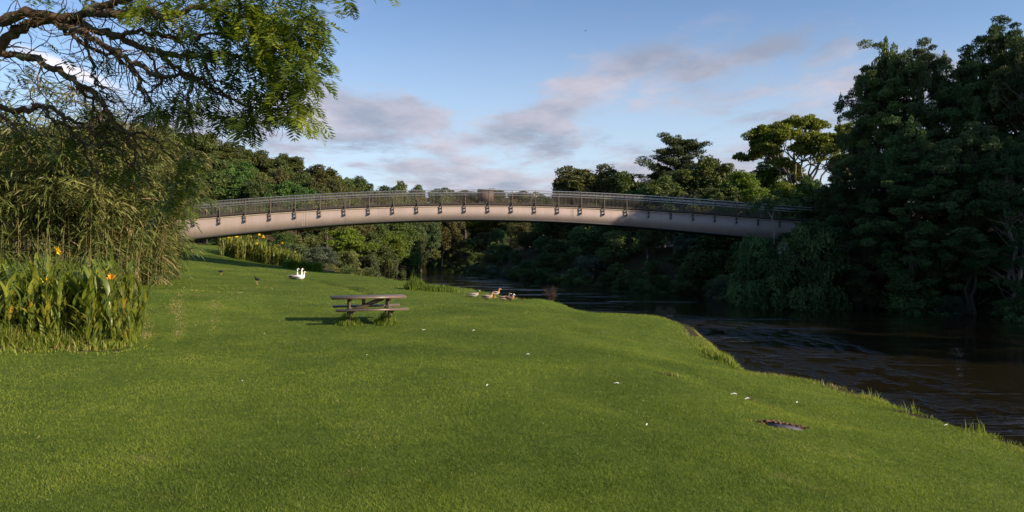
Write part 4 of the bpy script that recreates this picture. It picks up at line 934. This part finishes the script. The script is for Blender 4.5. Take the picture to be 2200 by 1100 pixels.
# ------------------------------------------------------------ giant reeds at the left
def reeds(x, y, n, H, R0, lean_dir, lean, label, seed, tone=0.0, per=60, spread=1.0):
    per = int(per * 1.5)
    rng = np.random.default_rng(seed); st = MB(); lf = MB(); t = thing('giant_reed', gp(x, y, -.1), label, 'reed clump', 0, 'giant reed thicket at the left')
    for i in range(n):
        a = rng.random() * 6.28; q = R0 * math.sqrt(rng.random()); bx, by = q * math.cos(a), q * math.sin(a); h = H * (.50 + .50 * rng.random()) * (1 - .25 * (q / R0) ** 2)
        od = np.array((math.cos(a) * spread + lean_dir[0] * lean, math.sin(a) * spread + lean_dir[1] * lean)) * h * (.06 + .30 * rng.random() * (q / R0 + .25)); m = 7
        pts = [np.array((bx + od[0] * (u ** 2.2), by + od[1] * (u ** 2.2), h * (u - .16 * u ** 3 * min(1.6, np.linalg.norm(od) / 1.2)))) for u in np.linspace(0, 1, m)]
        st.tube(pts, np.linspace(.020, .006, m), 3, tone=rng.random(), cap=False)
        k = per; u = np.where(rng.random(k) < .55, .78 + .22 * rng.random(k), .08 + .8 * rng.random(k)); ct = .30 * (rng.random() - .5); idx = np.clip((u * (m - 1)).astype(int), 0, m - 2); fr = u * (m - 1) - idx; PA = np.array(pts); c = PA[idx] * (1 - fr)[:, None] + PA[idx + 1] * fr[:, None]
        aa = rng.random(k) * 6.28; L = .45 + .50 * rng.random(k); d = np.stack([np.cos(aa), np.sin(aa), .55 - 1.5 * rng.random(k) * (1.2 - .5 * u)], 1); d[:, :2] += od / (np.linalg.norm(od) + .3) * .5
        d /= np.linalg.norm(d, axis=1)[:, None]; nr = np.cross(d, np.stack([-np.sin(aa), np.cos(aa), 0 * aa], 1)) + rng.normal(size=(k, 3)) * .35
        tn = np.clip(.16 + ct + tone + .40 * rng.random(k) + .22 * (u > .8) * rng.random(k), 0, 1); tn = np.where(rng.random(k) < .09 * (1.3 - u), .8 + .2 * rng.random(k), tn)
        # each leaf: two pieces, the outer one hanging
        mid = c + d * L[:, None] * .5; d2 = d + np.array((0, 0, -.75)); lf.leaves(mid, d, nr, L, .065, tn, shape=.6); lf.leaves(c + d * L[:, None] * .85 + d2 * L[:, None] * .18, d2, nr, L * .6, .052, tn, shape=.3)
    st.obj('canes', B_CANE, t); lf.obj('leaves', F_REED, t)
reeds(PX(20, 30), 31, 75, 11.2, 2.6, (0, 0), .2, 'giant reed clump at the far left edge behind the canna bed', 1, .05, 60)
reeds(PX(105, 32), 33, 90, 13.4, 2.8, (.2, 0), .2, 'tallest giant reed clump with spiky tips against the sky at the left', 2, .15, 60)
reeds(PX(190, 32), 32, 75, 11.2, 2.5, (.3, 0), .2, 'giant reed clump between the spiky tall one and the drooping ones', 3, .08, 60)
reeds(PX(240, 35), 35, 80, 10.6, 2.5, (.5, -.2), .3, 'drooping giant reed clump with pale arching leaves in the middle of the thicket', 4, .12, 66)
reeds(PX(272, 38), 38, 75, 9.0, 2.1, (.6, -.2), .25, 'giant reed clump leaning right in front of the bridge end', 5, .05, 66)
reeds(PX(322, 41), 41, 42, 4.2, 1.5, (1, -.2), .4, 'low giant reed clump trailing to the grass beside the bridge end', 6, .10, 60)
reeds(PX(300, 37), 36, 30, 3.2, 1.3, (.6, -.8), .5, 'lowest giant reed clump sprawling on the grass right of the near cannas', 7, .10, 50)
for px, top, Y, w, mk, lab, st in [(-20, 290, 37, 240, 'd', 'dark tree at the left edge behind the reeds', 'round'),
                                  (100, 270, 38, 240, 'd', 'dark tree in the shade inside the reed thicket', 'round'), (215, 285, 40, 220, 'o', 'olive tree hidden in the middle of the reed thicket', 'round'), (350, 545, 40, 70, 'b', 'brownish scrub at the right foot of the reeds', 'bush')]:
    put(px, top, Y, w, st, mk, '', seed=0, label=lab, group=None, hmin=1.0)

# ------------------------------------------------------------ overhanging foreground tree
def overhang():
    rng = np.random.default_rng(77); base = Vector((-9.6, 8.2, gz(-9.6, 8.2)))
    root = thing('feathery_leaved_tree', base, 'large lichen-covered tree reaching in from the left with feathery compound leaves', 'tree')
    wood = MB(); fr = MB(); lic = MB()
    L = lambda pts: [np.array(P(a, b, c) - base) for a, b, c in pts]
    def smooth(pts, k=5, w=.025):
        pts = np.array(pts); out = []
        n = len(pts)
        for i in range(n - 1):
            p0, p1, p2, p3 = pts[max(0, i - 1)], pts[i], pts[i + 1], pts[min(n - 1, i + 2)]
            for j in range(k):
                t = j / k; out.append(.5 * ((2 * p1) + (-p0 + p2) * t + (2 * p0 - 5 * p1 + 4 * p2 - p3) * t * t + (-p0 + 3 * p1 - 3 * p2 + p3) * t ** 3))
        out.append(pts[-1]); out = np.array(out); out[1:-1] += rng.normal(size=(len(out) - 2, 3)) * w; return out
    allp = []
    def br(pts, r0, r1, w=.02, main=True):
        q = smooth(pts, 5, w); r = np.linspace(r0, r1, len(q)) * (1 + .12 * rng.normal(size=len(q))); wood.tube(q, r, 7 if r0 > .03 else 4, cap=False, jit=.25 if r0 > .02 else 0, rng=rng); allp.append((q, r, main))
        # crusty lichen tags
        n = int(len(q) * (9 if main else 5)); i = rng.integers(0, len(q) - 1, n); c = q[i] + (q[i + 1] - q[i]) * rng.random((n, 1)) + rdir(rng, n) * r[i][:, None] * .95
        lic.leaves(c, rdir(rng, n, -.3), rdir(rng, n), .03 + .03 * rng.random(n), .015 + .016 * rng.random(n), .2 + .5 * rng.random(n))
        return q
    trunk = [np.array(q) for q in ((0, 0, -.3), (.1, .1, 1.2), (.3, .15, 2.4), (.5, .4, 3.3))]; br(trunk, .34, .17, .01)
    up = np.array(trunk[-1])
    A = br([up] + L([(-160, 60, 9.4), (-40, 50, 9.2), (60, 32, 9), (150, 38, 8.9), (200, 22, 8.8), (265, 2, 8.6), (340, -40, 8.5), (430, -80, 8.4)]), .078, .035)
    Bq = br([up] + L([(-110, 200, 9.5), (-30, 140, 9.4), (8, 88, 9.3), (60, 55, 9.2), (130, 42, 9.1), (190, 55, 8.9), (245, 78, 8.8), (310, 105, 8.7), (370, 118, 8.6), (430, 122, 8.5), (500, 118, 8.4), (560, 150, 8.3), (610, 215, 8.2)]), .078, .010)
    C_ = br(L([(-30, 105, 9.4), (20, 118, 9.3), (70, 125, 9.2), (125, 152, 9.1), (165, 180, 9), (205, 205, 8.95), (235, 245, 8.9), (262, 282, 8.9), (285, 325, 8.9), (300, 360, 8.9)]), .055, .012)
    br(L([(165, 180, 9), (195, 215, 9.1), (215, 262, 9.1), (228, 310, 9.2)]), .025, .007, main=False)
    E = br(L([(190, 22, 8.8), (240, 32, 8.7), (300, 25, 8.5), (360, 35, 8.3), (430, 20, 8.2), (500, 30, 8.0), (560, 60, 7.9), (620, 60, 7.8)]), .06, .01)
    br(L([(100, 30, 9), (130, 55, 8.9), (180, 72, 8.8), (230, 98, 8.7), (275, 128, 8.6), (330, 160, 8.6), (390, 165, 8.5), (450, 190, 8.4), (500, 225, 8.3)]), .05, .010)
    br(L([(130, 60, 9.1), (175, 90, 9.2), (240, 120, 9.2), (285, 150, 9.2), (300, 190, 9.2), (315, 225, 9.2)]), .032, .008)
    br(L([(240, 80, 8.8), (290, 65, 8.6), (350, 75, 8.5), (400, 85, 8.4), (460, 70, 8.3), (520, 90, 8.2)]), .035, .010)
    br(L([(340, 115, 8.6), (385, 150, 8.5), (420, 165, 8.5), (470, 195, 8.4), (530, 230, 8.3), (590, 240, 8.3)]), .03, .006)
    br(L([(310, 105, 8.7), (345, 160, 8.8), (335, 185, 8.8), (305, 200, 8.9)]), .02, .008, main=False)
    br(L([(185, 85, 9), (200, 130, 9), (205, 170, 9), (222, 200, 9), (245, 215, 9), (280, 238, 9)]), .022, .004, main=False)
    br(L([(270, 130, 8.7), (310, 185, 8.7), (330, 240, 8.8), (325, 262, 8.8)]), .02, .004, main=False)
    br(L([(400, 120, 8.5), (415, 170, 8.5), (405, 220, 8.5), (408, 262, 8.5)]), .022, .006, main=False)
    br(L([(440, 125, 8.4), (460, 170, 8.4), (505, 190, 8.4), (545, 215, 8.3)]), .02, .005, main=False)
    br(L([(500, 118, 8.4), (540, 130, 8.3), (575, 160, 8.3), (600, 205, 8.2), (640, 235, 8.1)]), .02, .005, main=False)
    # low mossy boughs crossing in front of the reeds
    F1 = br(L([(-90, 180, 10), (-20, 225, 9.9), (50, 238, 9.8), (95, 230, 9.7), (140, 250, 9.6), (185, 275, 9.6), (225, 300, 9.6), (262, 330, 9.6), (290, 372, 9.6)]), .045, .010)
    br(L([(-60, 210, 9.8), (0, 242, 9.7), (35, 275, 9.6), (62, 315, 9.6), (80, 360, 9.6)]), .03, .008)
    br(L([(95, 230, 9.7), (120, 262, 9.7), (150, 275, 9.7), (180, 312, 9.7), (190, 350, 9.7), (215, 380, 9.7)]), .022, .006)
    br(L([(185, 275, 9.6), (215, 272, 9.5), (260, 280, 9.5), (320, 295, 9.4), (360, 330, 9.3), (395, 380, 9.3)]), .022, .006)
    # fine zig-zag twigs off every bough
    tips = []
    for q, r, main in list(allp)[1:]:
        for i in range(4, len(q) - 1, 2 if main else 2):
            if q[i][0] < -2.2 + 0 * i and rng.random() < .3: continue
            for _ in range(2 if rng.random() < .6 else 3):
                p = q[i].copy(); d = (q[i + 1] - q[i - 1]); d /= np.linalg.norm(d); d = d * .7 + rng.normal(size=3) * .65 + np.array((0, 0, -.30)); d /= np.linalg.norm(d); rr = min(r[i] * .5, .011); pts = [p]; n = rng.integers(4, 9)
                for k in range(n): d = d + rng.normal(size=3) * .38 + np.array((.05, 0, -.05)); d /= np.linalg.norm(d); p = p + d * .10; pts.append(p)
                wood.tube(pts, np.linspace(rr, .003, len(pts)), 3, cap=False); tips.append(p)
                if rng.random() < .7: 
                    j = len(pts) // 2; p2 = pts[j].copy(); d2 = d + rng.normal(size=3) * .8; pp = [p2]
                    for k in range(4): d2 = d2 / np.linalg.norm(d2) + rng.normal(size=3) * .4; d2 /= np.linalg.norm(d2); p2 = p2 + d2 * .08; pp.append(p2)
                    wood.tube(pp, np.linspace(.004, .002, 5), 3, cap=False)
    # fronds: a drooping midrib with pairs of comb-like side leaflets
    def frond(p, d, Ln, tone):
        d = d / np.linalg.norm(d); m = 9; side = np.cross(d, (0, 0, 1.0)); side = side / (np.linalg.norm(side) + 1e-6); c = p.copy(); cs = []; axs = []; nrs = []; ls = []
        for i in range(m):
            c = c + d * Ln / m; d = d + np.array((0, 0, -.10)); d /= np.linalg.norm(d); nn = np.cross(side, d)
            pl = Ln * .42 * math.sin(math.pi * (.18 + .72 * i / m))
            for s in (-1, 1):
                a = side * s * .85 + d * .55 + nn * .12 + rng.normal(size=3) * .08; a /= np.linalg.norm(a); cs.append(c + a * pl * .5); axs.append(a); nrs.append(nn + rng.normal(size=3) * .2); ls.append(pl)
        cs.append(c + d * Ln * .08); axs.append(d); nrs.append(nn); ls.append(Ln * .2)
        ls = np.array(ls); fr.leaves(np.array(cs), np.array(axs), np.array(nrs), ls, ls * .17 + .006, np.clip(tone + .08 * rng.normal(size=len(ls)), 0, 1), shape=.4)
    def cluster(px, py, d, n, sx, sy, tone, Ln=.30, dr=.3, sd=.35):
        for _ in range(int(n * (.52 if n > 60 else .85))):
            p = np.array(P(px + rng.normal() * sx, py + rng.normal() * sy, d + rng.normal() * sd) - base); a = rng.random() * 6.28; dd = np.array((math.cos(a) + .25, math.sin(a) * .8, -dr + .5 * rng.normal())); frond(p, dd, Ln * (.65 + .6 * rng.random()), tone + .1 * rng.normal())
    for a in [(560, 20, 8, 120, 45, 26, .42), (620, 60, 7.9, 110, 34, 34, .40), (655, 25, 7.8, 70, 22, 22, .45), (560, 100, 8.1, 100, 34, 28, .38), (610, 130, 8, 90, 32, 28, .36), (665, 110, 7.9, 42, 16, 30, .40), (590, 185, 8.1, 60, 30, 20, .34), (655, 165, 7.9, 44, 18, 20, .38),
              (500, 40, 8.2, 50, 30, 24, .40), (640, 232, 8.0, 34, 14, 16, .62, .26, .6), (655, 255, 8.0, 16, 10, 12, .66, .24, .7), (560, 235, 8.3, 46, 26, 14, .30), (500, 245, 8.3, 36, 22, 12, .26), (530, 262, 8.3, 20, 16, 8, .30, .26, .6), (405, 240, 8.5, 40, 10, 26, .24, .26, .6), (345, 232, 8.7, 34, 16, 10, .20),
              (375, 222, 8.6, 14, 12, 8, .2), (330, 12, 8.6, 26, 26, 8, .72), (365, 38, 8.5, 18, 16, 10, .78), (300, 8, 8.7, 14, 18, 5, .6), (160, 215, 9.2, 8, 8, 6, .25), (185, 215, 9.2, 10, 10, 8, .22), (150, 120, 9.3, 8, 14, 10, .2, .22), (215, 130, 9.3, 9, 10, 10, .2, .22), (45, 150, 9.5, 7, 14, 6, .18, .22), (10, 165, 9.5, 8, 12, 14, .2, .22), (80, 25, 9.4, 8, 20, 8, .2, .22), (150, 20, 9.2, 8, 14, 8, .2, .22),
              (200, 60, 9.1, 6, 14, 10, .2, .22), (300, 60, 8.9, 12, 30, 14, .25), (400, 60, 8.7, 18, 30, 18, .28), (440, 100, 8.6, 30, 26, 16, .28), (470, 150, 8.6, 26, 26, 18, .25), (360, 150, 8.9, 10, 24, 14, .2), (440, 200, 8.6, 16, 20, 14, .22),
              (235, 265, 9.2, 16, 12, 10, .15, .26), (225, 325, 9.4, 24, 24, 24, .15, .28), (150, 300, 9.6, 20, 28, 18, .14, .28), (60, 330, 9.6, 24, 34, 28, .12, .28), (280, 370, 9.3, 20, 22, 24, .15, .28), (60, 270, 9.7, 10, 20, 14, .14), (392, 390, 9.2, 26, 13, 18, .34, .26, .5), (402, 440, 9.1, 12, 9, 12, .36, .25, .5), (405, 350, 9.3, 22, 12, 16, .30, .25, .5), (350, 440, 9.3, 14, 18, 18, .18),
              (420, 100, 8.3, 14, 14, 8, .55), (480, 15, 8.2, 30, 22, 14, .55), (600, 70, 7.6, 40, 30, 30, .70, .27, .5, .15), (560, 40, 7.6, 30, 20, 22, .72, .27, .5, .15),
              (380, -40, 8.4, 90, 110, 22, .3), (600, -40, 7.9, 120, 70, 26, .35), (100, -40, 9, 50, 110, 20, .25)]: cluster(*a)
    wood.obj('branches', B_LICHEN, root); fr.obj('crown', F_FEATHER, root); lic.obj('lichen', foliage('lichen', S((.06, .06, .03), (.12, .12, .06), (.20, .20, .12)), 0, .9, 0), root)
overhang()

# ------------------------------------------------------------ birds
def bird(name, x, y, label, cat, rz, spine, rad, mats, seg_mat, asp=None, legs=None, group=None, sc=1.0, dz=0.0):
    b = MB(); pts = np.array([tuple(q) for q in spine], float); n = len(pts); SEG = 12
    # resample for a smooth body
    k = 3; P_ = []; R_ = []; M_ = []
    for i in range(n - 1):
        p0, p1, p2, p3 = pts[max(0, i - 1)], pts[i], pts[i + 1], pts[min(n - 1, i + 2)]
        for j in range(k): t = j / k; P_.append(.5 * (2 * p1 + (-p0 + p2) * t + (2 * p0 - 5 * p1 + 4 * p2 - p3) * t * t + (-p0 + 3 * p1 - 3 * p2 + p3) * t ** 3)); R_.append(rad[i] * (1 - t) + rad[i + 1] * t); M_.append(seg_mat[i])
    P_.append(pts[-1]); R_.append(rad[-1]); c0 = 0
    b.tube(P_, R_, SEG, cap=True, asp=None if asp is None else np.interp(np.arange(len(P_)), np.arange(n) * k, asp))
    side = np.repeat(M_, SEG).astype(int); b.m4[0] = side
    b.m3[0] = np.full(SEG, seg_mat[0]); b.m3[1] = np.full(SEG, seg_mat[-1])
    t = thing(name, gp(x, y, .01 + dz), label, cat, rz, group, (sc, sc, sc)); b.obj('body', mats, t, True); return t
def wing(t, mat, x0, x1, z, w, yoff, tip=.03):
    for s in (-1, 1):
        b = MB(); n = 7; pts = [(lerp(x1, x0, i / n), s * (yoff * (1 - .75 * (i / n) ** 2)), z + .015 * math.sin(3.14 * i / n) + tip * (i / n)) for i in range(n + 1)]; r = [w * math.sin(3.14 * (.16 + .80 * i / n)) + .004 for i in range(n + 1)]
        b.tube(pts, r, 8, asp=[.30] * (n + 1)); v = b.v[0]; o = b.obj('wing', mat, t, True)
def leg(t, mat, x, h, y):
    for s in (-1, 1): MB().tube([(x, s * y, h), (x - .015, s * y, h * .5), (x, s * y, .01)], [.010, .007, .006], 5).tube([(x - .02, s * y, .008), (x + .06, s * y, .008)], [.010, .006], 5).tube([(x, s * y, .008), (x + .045, s * y + .025, .008)], [.007, .004], 4).obj('leg', mat, t)
def birds():
    W_ = plain('white_plumage', (.72, .70, .68), .8); BR = plain('brown_grey_plumage', (.22, .15, .12), .8, var=.4, scale=30); TAN = plain('fawn_plumage', (.30, .20, .135), .8, var=.35, scale=30); CH = plain('chestnut_plumage', (.30, .13, .06), .8, var=.3, scale=25)
    GR = plain('dark_green_head', (.012, .03, .016), .35); GY = plain('pale_grey_plumage', (.25, .22, .20), .8, var=.3, scale=25); OR = plain('orange_bill', (.75, .30, .06), .5); YB = plain('olive_yellow_bill', (.40, .32, .08), .5); BK = plain('blue_black_plumage', (.014, .016, .024), .5, var=.4); RD = plain('red_shield', (.55, .05, .03), .5); PL = plain('reddish_leg', (.50, .22, .12), .6); DK = plain('dark_brown_plumage', (.08, .055, .045), .8, var=.4, scale=30)
    EY = plain('dark_eye', (.01, .01, .01), .2)
    def eyes(t, x, z, y, r=.008):
        for s in (-1, 1): MB().tube([(x, s * (y - r), z), (x, s * (y + r * .3), z)], [r, r * .8], 6).obj('eye', EY, t)
    # goose: white or brown backed, long neck upright
    def goose(px, py, d, lab, rz, up=True, back=None, z0=0):
        x = PX(px, d); sp = [(-.40, 0, .20), (-.30, 0, .17), (-.12, 0, .14), (.08, 0, .14), (.22, 0, .17), (.28, 0, .26)]
        sp += [(.29, 0, .42), (.29, 0, .56), (.31, 0, .64), (.36, 0, .655), (.41, 0, .64), (.45, 0, .63)] if up else [(.30, 0, .34), (.29, 0, .42), (.31, 0, .48), (.35, 0, .49), (.40, 0, .47), (.44, 0, .46)]
        ra = [.015, .07, .14, .15, .11, .065, .040, .034, .042, .040, .022, .012]
        t = bird('goose', x, d, lab, 'goose', rz, sp, ra, [W_, back or W_, OR], [0, 1 if back else 0, 1 if back else 0, 1 if back else 0, 0, 0, 0, 0, 0, 0, 2], group='geese resting on the lawn'); wing(t, back or W_, -.36, .14, .17, .11, .115); eyes(t, .335, .665 if up else .50, .036)
    goose(630, 600, 45.5, 'brown-backed goose with an upright white neck, at the back left of the three', R(-10), True, BR)
    goose(641, 600, 44.9, 'white goose with an upright neck in the middle of the three', R(60), True)
    goose(644, 602, 44.3, 'white goose lying lowest in front with its head at the right', R(-8), False, None)
    # ducks
    def duck(px, d, lab, rz, mats, head=.30, legs_=False, w=None, back=0, sm=(0, 0, 0, 0, 1, 2, 2, 2, 3), low=False):
        x = PX(px, d); dz = .10 if legs_ else 0; h = head
        sp = [(-.27, 0, .13), (-.18, 0, .11), (-.05, 0, .10), (.08, 0, .10), (.17, 0, .14), (.19, 0, .20), (.20, 0, h - .03), (.235, 0, h), (.275, 0, h - .012), (.325, 0, h - .025)]
        ra = [.010, .055, .095, .10, .075, .045, .038, .042, .020, .012]
        t = bird('duck', x, d, lab, 'duck', rz, sp, ra, mats, list(sm), group='ducks resting on the bank', dz=dz); wing(t, w or mats[0], -.24, .12, .125, .075, .075); eyes(t, .245, h + .008, .034, .007)
        if legs_:
            for s in (-1, 1): MB().tube([(.0, s * .045, .03), (.0, s * .045, -.10)], [.012, .008], 5).tube([(-.01, s * .045, -.10), (.07, s * .045, -.105)], [.008, .022], 5).obj('leg', OR, t)
    duck(1017, 31.0, 'drake with a dark green head and pale grey-brown body, leftmost of the ducks', R(15), [GY, TAN, GR, YB])
    duck(1047, 30.0, 'pale fawn duck lying on the grass between the drake and the rear pair', R(-5), [TAN, TAN, TAN, OR], head=.27, w=GY)
    duck(1063, 32.2, 'chestnut-breasted duck standing at the bank rim above the others', R(10), [GY, CH, CH, YB], legs_=True, w=DK)
    duck(1084, 29.6, 'brown duck with a dark head lying behind the chestnut-breasted one at the right', R(12), [TAN, DK, DK, YB], w=BR)
    duck(1095, 28.9, 'chestnut duck with a pale cream head, nearest and rightmost of the ducks', R(-40), [TAN, CH, W_, YB], head=.25, w=CH)
    # swamp hens
    def hen(px, d, lab, rz, feed):
        x = PX(px, d); h = .12
        sp = [(-.20, 0, .26), (-.12, 0, .28), (-.02, 0, .30), (.07, 0, .32), (.12, 0, .37), (.14, 0, .42), (.17, 0, .45), (.20, 0, .44), (.235, 0, .42)] if not feed else [(-.20, 0, .24), (-.12, 0, .25), (-.02, 0, .25), (.07, 0, .24), (.14, 0, .25), (.19, 0, .28), (.22, 0, .33), (.25, 0, .32), (.285, 0, .30)]
        t = bird('swamp_hen', x, d, lab, 'swamp hen', rz, sp, [.010, .055, .085, .075, .045, .034, .036, .022, .008], [BK, BK, RD], [0, 0, 0, 0, 0, 0, 2, 2], group='dark swamp hens on the lawn'); wing(t, BK, -.19, .06, .30 if not feed else .26, .07, .06, -.02); leg(t, PL, 0, .24, .035)
    hen(552, 38.6, 'black swamp hen standing on the lawn, nearer of the two', R(155), False)
    hen(475, 47.5, 'black swamp hen feeding farther back, near the left end of the canna bed', R(165), True)
    # flying bird far overhead
    t = thing('flying_bird', P(1258, 67, 90), 'tiny dark bird flying high in the open sky', 'bird', .4, None, (.5, .5, .5)); b = MB(); b.tube([(-.25, 0, 0), (0, 0, .02), (.22, 0, 0)], [.01, .07, .02], 6)
    for s in (-1, 1): b.add([(.10, s * .04, .02), (-.08, s * .04, .02), (-.10, s * .35, .12), (.06, s * .35, .12), (-.16, s * .75, .04)], [(0, 1, 2, 3)]).add([(.06, s * .35, .12), (-.10, s * .35, .12), (-.16, s * .75, .04)], [(0, 1, 2)])
    b.obj('body', BK, t)
birds()
print('objects', len(D.objects), 'polys', sum(len(m.polygons) for m in D.meshes))
